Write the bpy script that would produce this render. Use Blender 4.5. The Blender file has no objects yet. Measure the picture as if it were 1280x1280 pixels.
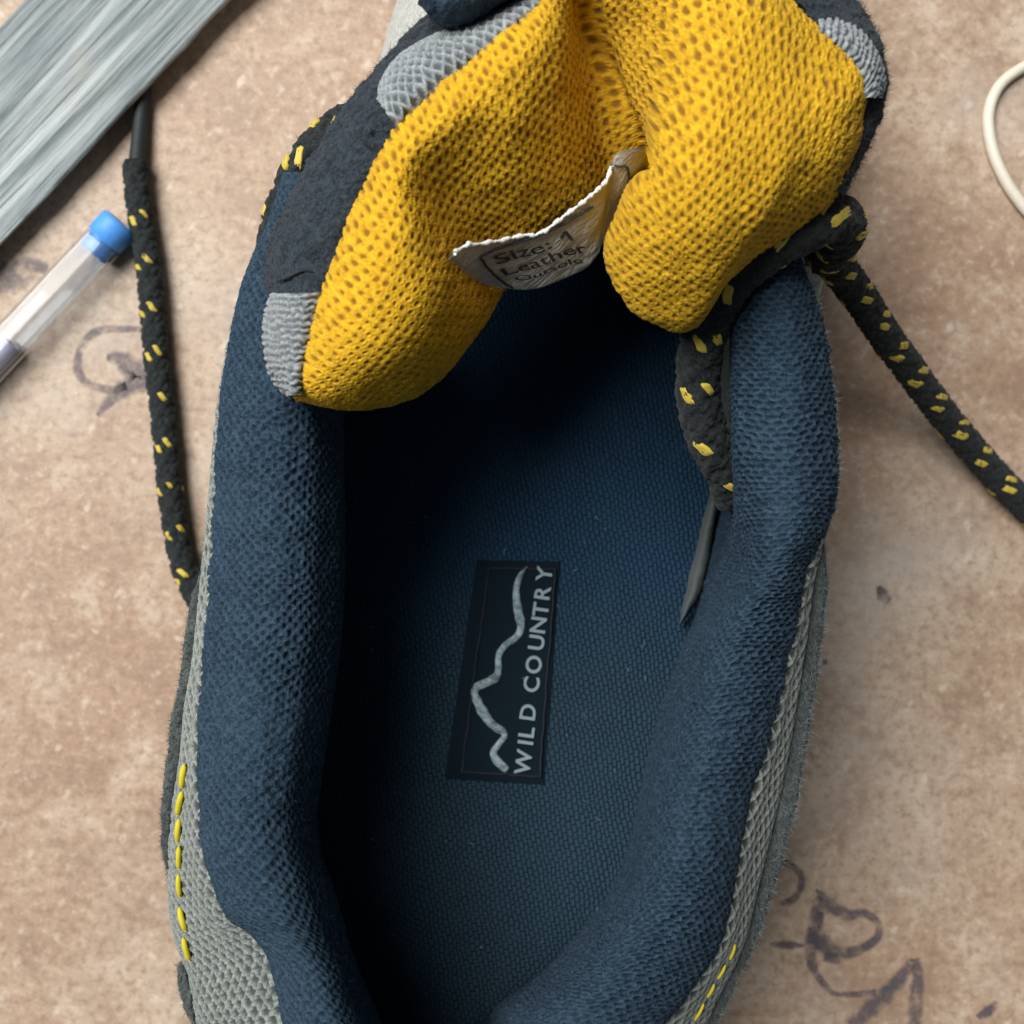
import bpy, math, random
import numpy as np
from mathutils import Vector, Matrix

# ------------------------------------------------------------------ camera, light, exposure
S = 0.01            # everything below is written in centimetres
D = 18.3            # camera height above the table, cm
F = 1267.0          # focal length in photograph pixels (1280 px frame)
sc = bpy.context.scene
cam = bpy.data.cameras.new('camera'); camo = bpy.data.objects.new('camera', cam)
sc.collection.objects.link(camo)
camo.location = (0, 0, D * S); camo.rotation_euler = (0, 0, 0)
cam.sensor_width = 36.0; cam.lens = 36.0 * F / 1280.0
cam.clip_start = 0.005; cam.clip_end = 20.0
cam.dof.use_dof = True; cam.dof.focus_distance = 0.126; cam.dof.aperture_fstop = 34.0
sc.camera = camo

world = bpy.data.worlds.new('World'); sc.world = world; world.use_nodes = True
bgn = world.node_tree.nodes['Background']
bgn.inputs[0].default_value = (0.80, 0.90, 1.0, 1); bgn.inputs[1].default_value = 0.115

def area(name, loc, target, size, power, col):
    l = bpy.data.lights.new(name, 'AREA'); l.shape = 'RECTANGLE'
    l.size, l.size_y = size; l.energy = power; l.color = col
    o = bpy.data.objects.new(name, l); sc.collection.objects.link(o)
    o.location = loc
    d = Vector(target) - Vector(loc)
    o.rotation_euler = d.to_track_quat('-Z', 'Y').to_euler()
    return o
area('window_light', (-0.45, 0.37, 0.89), (0, 0, 0.03), (0.70, 0.66), 20.0, (1.0, 0.975, 0.94))

vs = sc.view_settings
vs.view_transform = 'Standard'; vs.look = 'None'; vs.gamma = 1.0; vs.exposure = 0.0
vs.use_curve_mapping = False

cy = sc.cycles; cy.max_bounces = 6; cy.diffuse_bounces = 3; cy.glossy_bounces = 2; cy.transparent_max_bounces = 12
cy.use_adaptive_sampling = True; cy.adaptive_threshold = 0.02; cy.caustics_reflective = False; cy.caustics_refractive = False

rng = np.random.default_rng(7); random.seed(7)

# ------------------------------------------------------------------ helpers
def P(px, py, z):
    k = (D - z) / F
    return np.array([(px - 640.0) * k, (640.0 - py) * k, z])

def PX(v):      # world cm -> photograph pixel
    k = F / (D - v[..., 2])
    return np.stack([640 + v[..., 0] * k, 640 - v[..., 1] * k], -1)

def hashf(i, j, s=0):
    i = np.asarray(i).astype(np.int64); j = np.asarray(j).astype(np.int64)
    h = (i * 374761393 + j * 668265263 + s * 1442695041) & 0x7fffffff
    h = ((h ^ (h >> 13)) * 1274126177) & 0x7fffffff
    h = (h ^ (h >> 16)) & 0xffffff
    return h / float(0xffffff)

def vnoise(x, y, s=0):
    xi = np.floor(x); yi = np.floor(y); fx = x - xi; fy = y - yi
    fx = fx * fx * (3 - 2 * fx); fy = fy * fy * (3 - 2 * fy)
    a = hashf(xi, yi, s); b = hashf(xi + 1, yi, s); c = hashf(xi, yi + 1, s); d = hashf(xi + 1, yi + 1, s)
    return (a * (1 - fx) + b * fx) * (1 - fy) + (c * (1 - fx) + d * fx) * fy - 0.5

def fbm(x, y, s=0, o=3):
    r = 0; a = 1.0
    for k in range(o):
        r = r + a * vnoise(x, y, s + k * 17); x = x * 2.03; y = y * 2.03; a *= 0.5
    return r

def crom(C, n, t=None):
    """Catmull-Rom along axis 0 of an array of control points."""
    C = np.asarray(C, float); m = len(C)
    if t is None: t = np.linspace(0, m - 1, n)
    i = np.clip(np.floor(t).astype(int), 0, m - 2); f = t - i
    e = np.concatenate([[2 * C[0] - C[1]], C, [2 * C[-1] - C[-2]]])
    sh = (-1,) + (1,) * (C.ndim - 1); f = f.reshape(sh)
    p0, p1, p2, p3 = e[i], e[i + 1], e[i + 2], e[i + 3]
    return 0.5 * ((2 * p1) + (-p0 + p2) * f + (2 * p0 - 5 * p1 + 4 * p2 - p3) * f ** 2 + (-p0 + 3 * p1 - 3 * p2 + p3) * f ** 3)

def even(C, n):
    """resample a curve of points evenly by length"""
    d = crom(C, 40 * len(C)); L = np.concatenate([[0], np.cumsum(np.linalg.norm(np.diff(d, axis=0), axis=1))])
    t = np.linspace(0, L[-1], n)
    return np.stack([np.interp(t, L, d[:, k]) for k in range(d.shape[1])], -1), L[-1]

def surf(ctrl, nu, nv):
    G = crom(np.asarray(ctrl, float), nu)
    G = np.swapaxes(crom(np.swapaxes(G, 0, 1), nv), 0, 1)
    return G

def resample_u(G, nu):
    """even out rows by mean arc length (axis 0)"""
    d = np.linalg.norm(np.diff(G, axis=0), axis=2).mean(1); L = np.concatenate([[0], np.cumsum(d)])
    t = np.interp(np.linspace(0, L[-1], nu), L, np.arange(len(G)))
    i = np.clip(np.floor(t).astype(int), 0, len(G) - 2); f = (t - i)[:, None, None]
    return G[i] * (1 - f) + G[i + 1] * f, L[-1]

def normals(G):
    du = np.gradient(G, axis=0); dv = np.gradient(G, axis=1)
    n = np.cross(du, dv); l = np.linalg.norm(n, axis=2, keepdims=True); l[l < 1e-12] = 1
    return n / l

def arclen(G):
    du = np.linalg.norm(np.diff(G, axis=0), axis=2); dv = np.linalg.norm(np.diff(G, axis=1), axis=2)
    a = np.zeros(G.shape[:2]); a[1:] = np.cumsum(du, 0); b = np.zeros(G.shape[:2]); b[:, 1:] = np.cumsum(dv, 1)
    return a, b

def hexcell(a, b, p, q, jit=0.0, s=0):
    """two interleaved lattices: distance vector to the nearest cell centre and a random per cell"""
    i1 = np.round(a / p); j1 = np.round(b / (2 * q)); x1 = a - i1 * p; y1 = b - j1 * 2 * q
    i2 = np.round((a - p / 2) / p); j2 = np.round((b - q) / (2 * q)); x2 = a - p / 2 - i2 * p; y2 = b - q - j2 * 2 * q
    r1 = hashf(i1, j1, s + 1); r2 = hashf(i2, j2, s + 2)
    m = (x1 * x1 + y1 * y1) < (x2 * x2 + y2 * y2)
    return np.where(m, x1, x2), np.where(m, y1, y2), np.where(m, r1, r2)

def sstep(a, b, x):
    t = np.clip((x - a) / (b - a), 0, 1); return t * t * (3 - 2 * t)

col = sc.collection
def link(name, me, mat, parent=None, loc=None):
    if mat: me.materials.append(mat)
    o = bpy.data.objects.new(name, me); col.objects.link(o)
    if parent is not None: o.parent = parent
    if loc is not None: o.location = loc
    return o

def mesh_np(name, V, Q, smooth=True, uv=None, attrs=None):
    """V (n,3) in cm, Q (m,k) faces; uv per vertex (n,2)"""
    V = np.asarray(V, np.float32) * S; Q = np.asarray(Q, np.int32)
    me = bpy.data.meshes.new(name); k = Q.shape[1]
    me.vertices.add(len(V)); me.vertices.foreach_set('co', V.ravel())
    me.loops.add(Q.size); me.loops.foreach_set('vertex_index', Q.ravel())
    me.polygons.add(len(Q)); me.polygons.foreach_set('loop_start', np.arange(0, Q.size, k, dtype=np.int32))
    me.polygons.foreach_set('loop_total', np.full(len(Q), k, np.int32))
    me.polygons.foreach_set('use_smooth', np.full(len(Q), smooth, bool))
    if uv is not None:
        l = me.uv_layers.new(name='UVMap'); l.data.foreach_set('uv', np.asarray(uv, np.float32)[Q.ravel()].ravel())
    for n, a in (attrs or {}).items():
        t = me.attributes.new(n, 'FLOAT', 'POINT'); t.data.foreach_set('value', np.asarray(a, np.float32).ravel())
    me.update(calc_edges=True); me.validate()
    return me

def gridq(nu, nv, closev=False):
    i = np.arange(nu * nv).reshape(nu, nv)
    if closev:
        j = np.roll(i, -1, axis=1)
        return np.stack([i[:-1], i[1:], j[1:], j[:-1]], -1).reshape(-1, 4)
    return np.stack([i[:-1, :-1], i[1:, :-1], i[1:, 1:], i[:-1, 1:]], -1).reshape(-1, 4)

def grid_obj(name, G, mat, parent, uv=None, attrs=None, flip=False):
    nu, nv = G.shape[:2]; q = gridq(nu, nv)
    if flip: q = q[:, ::-1]
    if uv is None: uv = np.stack(arclen(G), -1)
    return link(name, mesh_np(name, G.reshape(-1, 3), q, True, uv.reshape(-1, 2), attrs), mat, parent)

def frames(C):
    T = np.gradient(C, axis=0); T /= np.linalg.norm(T, axis=1, keepdims=True)
    N = np.zeros_like(C); n = np.cross(T[0], [0, 0, 1.0])
    if np.linalg.norm(n) < 1e-3: n = np.array([1.0, 0, 0])
    for i in range(len(C)):
        n = n - T[i] * np.dot(n, T[i]); n /= np.linalg.norm(n); N[i] = n
    return T, N, np.cross(T, N)

def tube(C, R, m=16, cap=True, disp=None):
    """C (n,3), R scalar or (n,), optional disp(s,theta)->cm; returns V, Q, uv"""
    n = len(C); R = np.broadcast_to(np.asarray(R, float), (n,))
    T, N, B = frames(C); th = np.linspace(0, 2 * np.pi, m, endpoint=False)
    s = np.concatenate([[0], np.cumsum(np.linalg.norm(np.diff(C, axis=0), axis=1))])
    r = R[:, None] + np.zeros((1, m))
    if disp is not None: r = r + disp(s[:, None], th[None, :])
    V = C[:, None] + r[..., None] * (np.cos(th)[None, :, None] * N[:, None] + np.sin(th)[None, :, None] * B[:, None])
    V = V.reshape(-1, 3); Q = gridq(n, m, True)
    uv = np.stack(np.broadcast_arrays(s[:, None], th[None, :]), -1).reshape(-1, 2)
    if cap:
        k = len(V); V = np.concatenate([V, [C[0]], [C[-1]]]); uv = np.concatenate([uv, [[0, 0]], [[s[-1], 0]]])
        a = np.arange(m); b = np.roll(a, -1); e = (n - 1) * m
        Q = np.concatenate([Q, np.stack([a, b, np.full(m, k), np.full(m, k)], -1)[:, [0, 1, 2, 2]] if False else np.stack([a, b, np.full(m, k), a], -1)[:0]])
        # end caps as quads fan (pairs)
        h = m // 2
        c0 = [[a[(2 * i) % m], k, a[(2 * i + 2) % m], a[(2 * i + 1) % m]] for i in range(h)]
        c1 = [[e + a[(2 * i) % m], e + a[(2 * i + 1) % m], e + a[(2 * i + 2) % m], k + 1] for i in range(h)]
        Q = np.concatenate([Q, np.array(c0), np.array(c1)])
    return V, Q, uv

def strands(name, pts, dirs, length, width, mat, parent, bend=0.5, seg=3):
    """short fibres as tapered ribbons, joined: nobody could count them"""
    n = len(pts); d = dirs / np.linalg.norm(dirs, axis=1, keepdims=True)
    L = np.broadcast_to(np.asarray(length, float), (n,)) * rng.uniform(0.45, 1.25, n)
    side = np.cross(d, rng.normal(size=(n, 3))); side /= np.linalg.norm(side, axis=1, keepdims=True)
    bd = np.cross(d, side) * rng.normal(0, bend, (n, 1)) + rng.normal(0, .12, (n, 3))
    rows = []
    for k in range(seg + 1):
        t = k / seg; c = pts + d * (L * t)[:, None] + bd * (L * t * t)[:, None]
        w = width * (1 - 0.75 * t)
        rows.append(c - side * w); rows.append(c + side * w)
    V = np.stack(rows, 1); m = 2 * (seg + 1); base = (np.arange(n) * m)[:, None]
    q = np.concatenate([np.stack([base[:, 0] + 2 * k, base[:, 0] + 2 * k + 1, base[:, 0] + 2 * k + 3, base[:, 0] + 2 * k + 2], -1) for k in range(seg)])
    o = link(name, mesh_np(name, V.reshape(-1, 3), q, True), mat, parent)
    o['kind'] = 'stuff'
    return o

# ------------------------------------------------------------------ materials
def mat(name):
    m = bpy.data.materials.new(name); m.use_nodes = True
    nt = m.node_tree; b = nt.nodes['Principled BSDF']
    return m, nt, b
class N_:
    def __init__(s, nt): s.nt = nt
    def n(s, t, **kw):
        x = s.nt.nodes.new(t)
        for k, v in kw.items():
            if k.startswith('i_'):
                x.inputs[k[2:].replace('_', ' ')].default_value = v
            else: setattr(x, k, v)
        return x
    def l(s, a, b): s.nt.links.new(a, b)
    def coord(s, kind='UV'):
        return s.n('ShaderNodeTexCoord').outputs[kind]
    def map(s, src, scale=(1, 1, 1), rot=(0, 0, 0)):
        m = s.n('ShaderNodeMapping'); m.inputs['Scale'].default_value = scale; m.inputs['Rotation'].default_value = rot
        s.l(src, m.inputs['Vector']); return m.outputs[0]
    def noise(s, src, scale, detail=3, rough=.5, dist=0):
        t = s.n('ShaderNodeTexNoise'); t.inputs['Scale'].default_value = scale; t.inputs['Detail'].default_value = detail
        t.inputs['Roughness'].default_value = rough; t.inputs['Distortion'].default_value = dist
        s.l(src, t.inputs['Vector']); return t.outputs['Fac']
    def ramp(s, src, stops):
        r = s.n('ShaderNodeValToRGB'); e = r.color_ramp.elements
        while len(e) < len(stops): e.new(0.5)
        for x, (p, c) in zip(e, stops):
            x.position = p; x.color = (*c, 1) if len(c) == 3 else c
        s.l(src, r.inputs[0]); return r.outputs[0]
    def mix(s, f, a, b, mode='MIX'):
        m = s.n('ShaderNodeMix', data_type='RGBA', blend_type=mode)
        for sock, v in ((m.inputs[0], f), (m.inputs[6], a), (m.inputs[7], b)):
            if hasattr(v, 'is_linked') or hasattr(v, 'links'): s.l(v, sock)
            elif isinstance(v, (int, float)): sock.default_value = v
            else: sock.default_value = (*v, 1)
        return m.outputs[2]
    def math(s, op, a, b=0.0):
        m = s.n('ShaderNodeMath', operation=op)
        for sock, v in ((m.inputs[0], a), (m.inputs[1], b)):
            if hasattr(v, 'links'): s.l(v, sock)
            else: sock.default_value = v
        return m.outputs[0]
    def attr(s, name):
        return s.n('ShaderNodeAttribute', attribute_name=name).outputs['Fac']
    def bump(s, h, bsdf, strength=.5, dist=0.001, prev=None):
        b = s.n('ShaderNodeBump'); b.inputs['Strength'].default_value = strength; b.inputs['Distance'].default_value = dist
        s.l(h, b.inputs['Height'])
        if prev is not None: s.l(prev, b.inputs['Normal'])
        if bsdf is not None: s.l(b.outputs[0], bsdf.inputs['Normal'])
        return b.outputs[0]

def fabric(name, c_lo, c_hi, c_hole, sheen=.25, fine=90, bumpd=.0004, rough=.9, big=1.2, speck=.45):
    m, nt, b = mat(name); n = N_(nt)
    uv = n.coord('UV')
    base = n.mix(n.ramp(n.noise(uv, big, 4, .6), [(.3, (0, 0, 0)), (.7, (1, 1, 1))]), c_lo, c_hi)
    f = n.math('ADD', n.math('MULTIPLY', n.noise(uv, fine, 3, .7), .6), n.math('MULTIPLY', n.noise(uv, fine * .3, 3, .65), .4))
    base = n.mix(n.math('MULTIPLY', n.ramp(f, [(.44, (0, 0, 0)), (.62, (1, 1, 1))]), speck), base, tuple(min(1, x * 1.9 + .012) for x in c_hi))
    base = n.mix(n.math('MULTIPLY', n.ramp(f, [(.38, (1, 1, 1)), (.50, (0, 0, 0))]), speck), base, tuple(x * .5 for x in c_lo))
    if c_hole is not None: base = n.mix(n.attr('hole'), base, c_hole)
    n.l(base, b.inputs['Base Color'])
    b.inputs['Roughness'].default_value = rough; b.inputs['Specular IOR Level'].default_value = .25
    b.inputs['Sheen Weight'].default_value = sheen; b.inputs['Sheen Roughness'].default_value = .45
    b.inputs['Sheen Tint'].default_value = (*[min(1, .4 + x * 2) for x in c_hi], 1)
    n.bump(f, b, 1.0, bumpd)
    return m

M = {}
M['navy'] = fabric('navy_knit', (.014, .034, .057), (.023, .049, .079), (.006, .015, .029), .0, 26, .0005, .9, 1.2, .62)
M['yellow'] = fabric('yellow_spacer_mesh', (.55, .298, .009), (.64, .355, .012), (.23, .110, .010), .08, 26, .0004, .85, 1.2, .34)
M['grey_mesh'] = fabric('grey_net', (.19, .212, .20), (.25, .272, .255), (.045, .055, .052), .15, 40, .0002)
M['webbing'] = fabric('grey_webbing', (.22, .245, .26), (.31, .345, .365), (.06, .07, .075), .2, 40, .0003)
M['suede'] = fabric('charcoal_suede', (.040, .050, .048), (.068, .082, .080), None, .30, 26, .0005, .95, 3, .6)
M['navy_suede'] = fabric('slate_suede', (.012, .019, .027), (.022, .032, .043), None, .18, 24, .0006, .95, 3, .6)
M['vamp'] = fabric('grey_suede', (.36, .37, .35), (.44, .45, .42), None, .3, 38, .0003, .95, 3)
M['lace'] = fabric('black_braid', (.0065, .009, .010), (.016, .021, .022), None, .22, 40, .0003, .85, 5, .6)
M['sole'] = fabric('dark_rubber', (.02, .02, .022), (.03, .03, .032), None, 0, 20, .0003, .6)

def plain(name, c, rough=.6, spec=.3, sheen=0.0):
    m, nt, b = mat(name); n = N_(nt)
    f = n.noise(n.coord('Object'), 900, 2)
    n.l(n.mix(n.math('MULTIPLY', f, .5), c, tuple(x * .72 for x in c)), b.inputs['Base Color'])
    b.inputs['Roughness'].default_value = rough; b.inputs['Specular IOR Level'].default_value = spec
    b.inputs['Sheen Weight'].default_value = sheen
    n.bump(f, b, .35, .0002)
    return m
M['thread'] = plain('yellow_thread', (.60, .46, .06), .55, .4, .15)
M['stitch'] = plain('bright_yellow_thread', (.62, .52, .03), .75, .2)
M['fuzz_navy'] = plain('navy_fibre', (.06, .11, .17), .8, .2)
M['fuzz_suede'] = plain('suede_fibre', (.055, .068, .075), .8, .2)
M['fuzz_pale'] = plain('pale_suede_fibre', (.17, .21, .225), .8, .2)
M['fuzz_lace'] = plain('lace_fibre', (.05, .055, .05), .8, .2)
M['foam'] = plain('grey_foam', (.085, .10, .105), .8, .2)
M['aglet'] = plain('dark_plastic', (.020, .026, .028), .6, .3)
M['print'] = plain('label_print', (.040, .040, .042), .7, .2)
M['emblem'] = fabric('pale_woven_thread', (.13, .19, .215), (.25, .33, .36), None, .1, 9, .0003, .8, 4, .7)

def table_mat():
    m, nt, b = mat('hardboard'); n = N_(nt)
    o = n.coord('Object')
    big = n.noise(o, 10, 4, .6)
    mid = n.noise(o, 75, 5, .70, .4)
    base = n.ramp(big, [(.32, (.355, .225, .146)), (.46, (.410, .290, .203)), (.57, (.450, .342, .254)), (.70, (.485, .400, .315))])
    base = n.mix(n.ramp(mid, [(.36, (.6, .6, .6)), (.50, (0, 0, 0))]), base, (.285, .190, .132))
    base = n.mix(n.ramp(mid, [(.52, (0, 0, 0)), (.68, (.75, .75, .75))]), base, (.56, .46, .36))
    # pale pressed chips and fibres lying every way
    for k, (sc_, rot, th) in enumerate(((300, .6, .28), (380, -.9, .28), (260, 1.5, .24))):
        v = n.n('ShaderNodeTexVoronoi'); v.inputs['Scale'].default_value = sc_
        n.l(n.map(n.map(o, (1, 1, 1), (0, 0, rot)), (1, .55, 1)), v.inputs['Vector'])
        fl = n.math('ADD', v.outputs['Distance'], n.math('MULTIPLY', n.noise(o, 520, 2, .6), .42))
        sep = n.n('ShaderNodeSeparateColor'); n.l(v.outputs['Color'], sep.inputs[0])
        on = n.ramp(sep.outputs[0], [(.55, (0, 0, 0)), (.62, (1, 1, 1))])
        flm = n.math('MULTIPLY', n.ramp(fl, [(th, (1, 1, 1)), (th + .16, (0, 0, 0))]), on)
        base = n.mix(n.math('MULTIPLY', flm, .50), base, ((.70, .62, .50), (.62, .53, .42), (.27, .17, .115))[k])
    fine = n.noise(o, 560, 3, .7)
    base = n.mix(n.ramp(fine, [(.34, (.6, .6, .6)), (.50, (0, 0, 0))]), base, (.25, .165, .115))
    base = n.mix(n.ramp(fine, [(.55, (0, 0, 0)), (.75, (.6, .6, .6))]), base, (.64, .54, .43))
    ch = n.ramp(n.noise(o, 22, 4, .6), [(.53, (0, 0, 0)), (.70, (.45, .45, .45))])
    base = n.mix(ch, base, (.52, .475, .43))
    st = n.ramp(n.noise(n.map(o, (1, 1, 1), (0, 0, 2.2)), 30, 5, .7), [(.56, (0, 0, 0)), (.72, (.45, .45, .45))])
    base = n.mix(st, base, (.29, .19, .135))
    n.l(base, b.inputs['Base Color'])
    n.l(n.ramp(mid, [(.3, (.42, .42, .42)), (.7, (.65, .65, .65))]), b.inputs['Roughness'])
    b.inputs['Specular IOR Level'].default_value = .3
    n.bump(fine, b, .35, .0003)
    return m
M['table'] = table_mat()

def wood_mat():
    m, nt, b = mat('weathered_wood'); n = N_(nt)
    uv = n.coord('UV')          # u along the grain in cm, v across
    g = n.noise(n.map(uv, (.09, 1.7, 1)), 2.0, 5, .62, .3)
    g2 = n.noise(n.map(uv, (.14, 8, 1)), 2.0, 5, .65)
    base = n.ramp(g, [(.34, (.11, .13, .135)), (.44, (.23, .265, .275)), (.54, (.34, .38, .39)), (.66, (.49, .54, .55))])
    base = n.mix(n.ramp(g2, [(.36, (.9, .9, .9)), (.47, (0, 0, 0))]), base, (.11, .145, .15))
    base = n.mix(n.ramp(g2, [(.58, (0, 0, 0)), (.72, (.5, .5, .5))]), base, (.54, .62, .62))
    base = n.mix(n.ramp(n.noise(uv, .7, 3), [(.55, (0, 0, 0)), (.75, (.4, .4, .4))]), base, (.38, .36, .30))
    # raw tan timber on the sawn side
    base = n.mix(n.attr('side'), base, (.42, .33, .22))
    n.l(base, b.inputs['Base Color']); b.inputs['Roughness'].default_value = .75
    b.inputs['Specular IOR Level'].default_value = .3
    n.bump(n.math('ADD', g, g2), b, .7, .0008)
    return m
M['wood'] = wood_mat()

def insole_mat():
    m, nt, b = mat('insole_knit'); n = N_(nt)
    uv = n.coord('UV')
    w = n.map(uv, (1, 1, 1), (0, 0, 1.40))
    warp = n.n('ShaderNodeTexNoise'); warp.inputs['Scale'].default_value = 2.5; n.l(w, warp.inputs['Vector'])
    va = n.n('ShaderNodeVectorMath', operation='MULTIPLY_ADD'); n.l(warp.outputs['Color'], va.inputs[0]); va.inputs[1].default_value = (.12, .12, 0); n.l(w, va.inputs[2])
    br = n.n('ShaderNodeTexBrick'); n.l(va.outputs[0], br.inputs['Vector'])
    br.inputs['Scale'].default_value = 1.0; br.inputs['Brick Width'].default_value = .125; br.inputs['Row Height'].default_value = .074
    br.inputs['Mortar Size'].default_value = .021; br.inputs['Mortar Smooth'].default_value = 1.0
    br.inputs['Color1'].default_value = (1, 1, 1, 1); br.inputs['Color2'].default_value = (.8, .8, .8, 1); br.inputs['Mortar'].default_value = (0, 0, 0, 1)
    f = n.noise(uv, 30, 3, .6)
    # blue knit, rubbed grey where the heel stands
    sep = n.n('ShaderNodeSeparateXYZ'); n.l(uv, sep.inputs[0])
    heel = n.ramp(n.math('ADD', n.math('MULTIPLY', sep.outputs[1], .18), n.math('ADD', n.math('MULTIPLY', n.noise(uv, .55, 4, .6), .5), .57)), [(.30, (1, 1, 1)), (.72, (0, 0, 0))])
    base = n.mix(heel, (.018, .058, .112), (.027, .060, .090))
    base = n.mix(n.math('MULTIPLY', n.math('SUBTRACT', 1.0, br.outputs['Fac']), .75), tuple([.0,.0,.0]), base) if False else base
    base = n.mix(n.math('MULTIPLY', n.math('MULTIPLY', br.outputs['Fac'], n.ramp(n.noise(uv, 3, 3), [(.3, (.25, .25, .25)), (.68, (1, 1, 1))])), .66), base, (.010, .022, .045))
    lint = n.ramp(n.noise(uv, 9, 2, .4), [(.77, (0, 0, 0)), (.80, (.8, .8, .8))])
    base = n.mix(lint, base, (.18, .24, .28))
    n.l(base, b.inputs['Base Color']); b.inputs['Roughness'].default_value = .9
    b.inputs['Specular IOR Level'].default_value = .2; b.inputs['Sheen Weight'].default_value = .0
    h = n.math('ADD', n.math('MULTIPLY', br.outputs['Fac'], -1.0), n.math('MULTIPLY', f, .5))
    n.bump(h, b, .8, .0006)
    return m
M['insole'] = insole_mat()

def patch_mat():
    m, nt, b = mat('black_woven_patch'); n = N_(nt)
    uv = n.coord('UV'); w = n.n('ShaderNodeTexWave', wave_type='BANDS'); w.inputs['Scale'].default_value = 9
    w.inputs['Distortion'].default_value = 1.2; n.l(n.map(uv, (1, 1, 1), (0, 0, .9)), w.inputs['Vector'])
    n.l(n.mix(n.math('MULTIPLY', w.outputs['Fac'], .7), (.005, .012, .020), (.011, .022, .033)), b.inputs['Base Color'])
    b.inputs['Roughness'].default_value = .9; b.inputs['Specular IOR Level'].default_value = .1; n.bump(w.outputs['Fac'], b, .4, .0002); return m
M['patch'] = patch_mat()

def label_mat():
    m, nt, b = mat('white_label_ribbon'); n = N_(nt); uv = n.coord('UV')
    f = n.noise(uv, 6, 4, .6)
    n.l(n.ramp(f, [(.3, (.38, .36, .31)), (.7, (.50, .475, .42))]), b.inputs['Base Color']); b.inputs['Roughness'].default_value = .5
    n.bump(n.noise(uv, 14, 3), b, .5, .0008); return m
M['label'] = label_mat()

def ink_mat():
    m, nt, b = mat('smudged_ink'); n = N_(nt); o = n.coord('Object')
    b.inputs['Roughness'].default_value = .6
    n.l(n.ramp(n.noise(o, 120, 2), [(.35, (.085, .085, .105)), (.65, (.15, .105, .135))]), b.inputs['Base Color'])
    sp = n.n('ShaderNodeSeparateXYZ'); n.l(n.coord('UV'), sp.inputs[0])
    edge = n.ramp(sp.outputs[1], [(0, (0, 0, 0)), (.28, (1, 1, 1)), (.72, (1, 1, 1)), (1, (0, 0, 0))])
    a = n.math('MULTIPLY', edge, n.ramp(n.noise(o, 380, 3, .65), [(.30, (.08, .08, .08)), (.62, (.74, .74, .74))]))
    n.l(a, b.inputs['Alpha']); return m
M['ink'] = ink_mat()

def pen_mat():
    m, nt, b = mat('clear_plastic'); n = N_(nt)
    out = nt.nodes['Material Output']; nt.nodes.remove(b)
    tr = n.n('ShaderNodeBsdfTransparent'); tr.inputs[0].default_value = (.96, .97, .98, 1)
    gl = n.n('ShaderNodeBsdfGlossy'); gl.inputs['Roughness'].default_value = .09
    df = n.n('ShaderNodeBsdfTranslucent'); df.inputs[0].default_value = (.85, .90, .95, 1)
    dd = n.n('ShaderNodeBsdfDiffuse'); dd.inputs[0].default_value = (.62, .70, .76, 1)
    lw = n.n('ShaderNodeLayerWeight'); lw.inputs['Blend'].default_value = .35
    m0 = n.n('ShaderNodeMixShader'); n.l(df.outputs[0], m0.inputs[1]); n.l(dd.outputs[0], m0.inputs[2]); m0.inputs[0].default_value = .6
    m1 = n.n('ShaderNodeMixShader'); m1.inputs[0].default_value = .09; n.l(tr.outputs[0], m1.inputs[1]); n.l(m0.outputs[0], m1.inputs[2])
    m2 = n.n('ShaderNodeMixShader'); n.l(n.math('ADD', n.math('MULTIPLY', lw.outputs['Fresnel'], .28), .02), m2.inputs[0]); n.l(m1.outputs[0], m2.inputs[1]); n.l(gl.outputs[0], m2.inputs[2])
    n.l(m2.outputs[0], out.inputs[0]); return m
M['clear'] = pen_mat()
M['blue'] = plain('blue_plastic', (.085, .34, .88), .5, .4)
M['refill'] = plain('pale_lilac_plastic', (.50, .51, .70), .35, .5)
M['cord'] = plain('cream_plastic', (.76, .71, .60), .4, .4)

# ------------------------------------------------------------------ shoe axis (heel to toe leans right)
AX0 = np.array([0.1, -2.5]); AXD = np.array([math.sin(math.radians(10)), math.cos(math.radians(10))]); AXN = np.array([AXD[1], -AXD[0]])
def axpt(t, w, z):
    p = AX0 + AXD * t + AXN * w; return np.array([p[0], p[1], z])

# ------------------------------------------------------------------ table
def box(name, lo, hi, m, parent=None):
    x0, y0, z0 = lo; x1, y1, z1 = hi
    V = [(x0, y0, z0), (x1, y0, z0), (x1, y1, z0), (x0, y1, z0), (x0, y0, z1), (x1, y0, z1), (x1, y1, z1), (x0, y1, z1)]
    Q = [(3, 2, 1, 0), (4, 5, 6, 7), (0, 1, 5, 4), (1, 2, 6, 5), (2, 3, 7, 6), (3, 0, 4, 7)]
    return link(name, mesh_np(name, V, Q, False), m, parent)
table = box('table_top', (-45, -35, -2.5), (45, 40, 0), M['table']); table['kind'] = 'structure'

def ink(pts, w, z=0.012):
    C, L = even(np.array([P(x, y, z) for x, y in pts]), max(8, int(len(pts) * 10)))
    T = np.gradient(C, axis=0); T /= np.linalg.norm(T, axis=1, keepdims=True); N = np.stack([-T[:, 1], T[:, 0], 0 * T[:, 0]], -1)
    n = len(C); t = np.linspace(0, 1, n)
    ww = np.interp(t, np.linspace(0, 1, len(w)), w) * 1.45 * (D / F) * (1 + .25 * vnoise(t * 17, t * 0 + len(pts)))
    G = np.stack([C + N * (ww * k)[:, None] for k in (-.5, -.17, .17, .5)], 1)
    uv = np.stack(np.broadcast_arrays(t[:, None] * L, np.array([0, .33, .67, 1])[None]), -1)
    o = grid_obj('ink_mark', G, M['ink'], table, uv=uv, flip=True); return o
ink([(188, 412), (160, 411), (125, 413), (107, 425), (97, 448), (99, 468), (112, 481), (140, 487), (158, 482)], [5, 7, 8, 9, 9, 9, 8, 9, 10])
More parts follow.
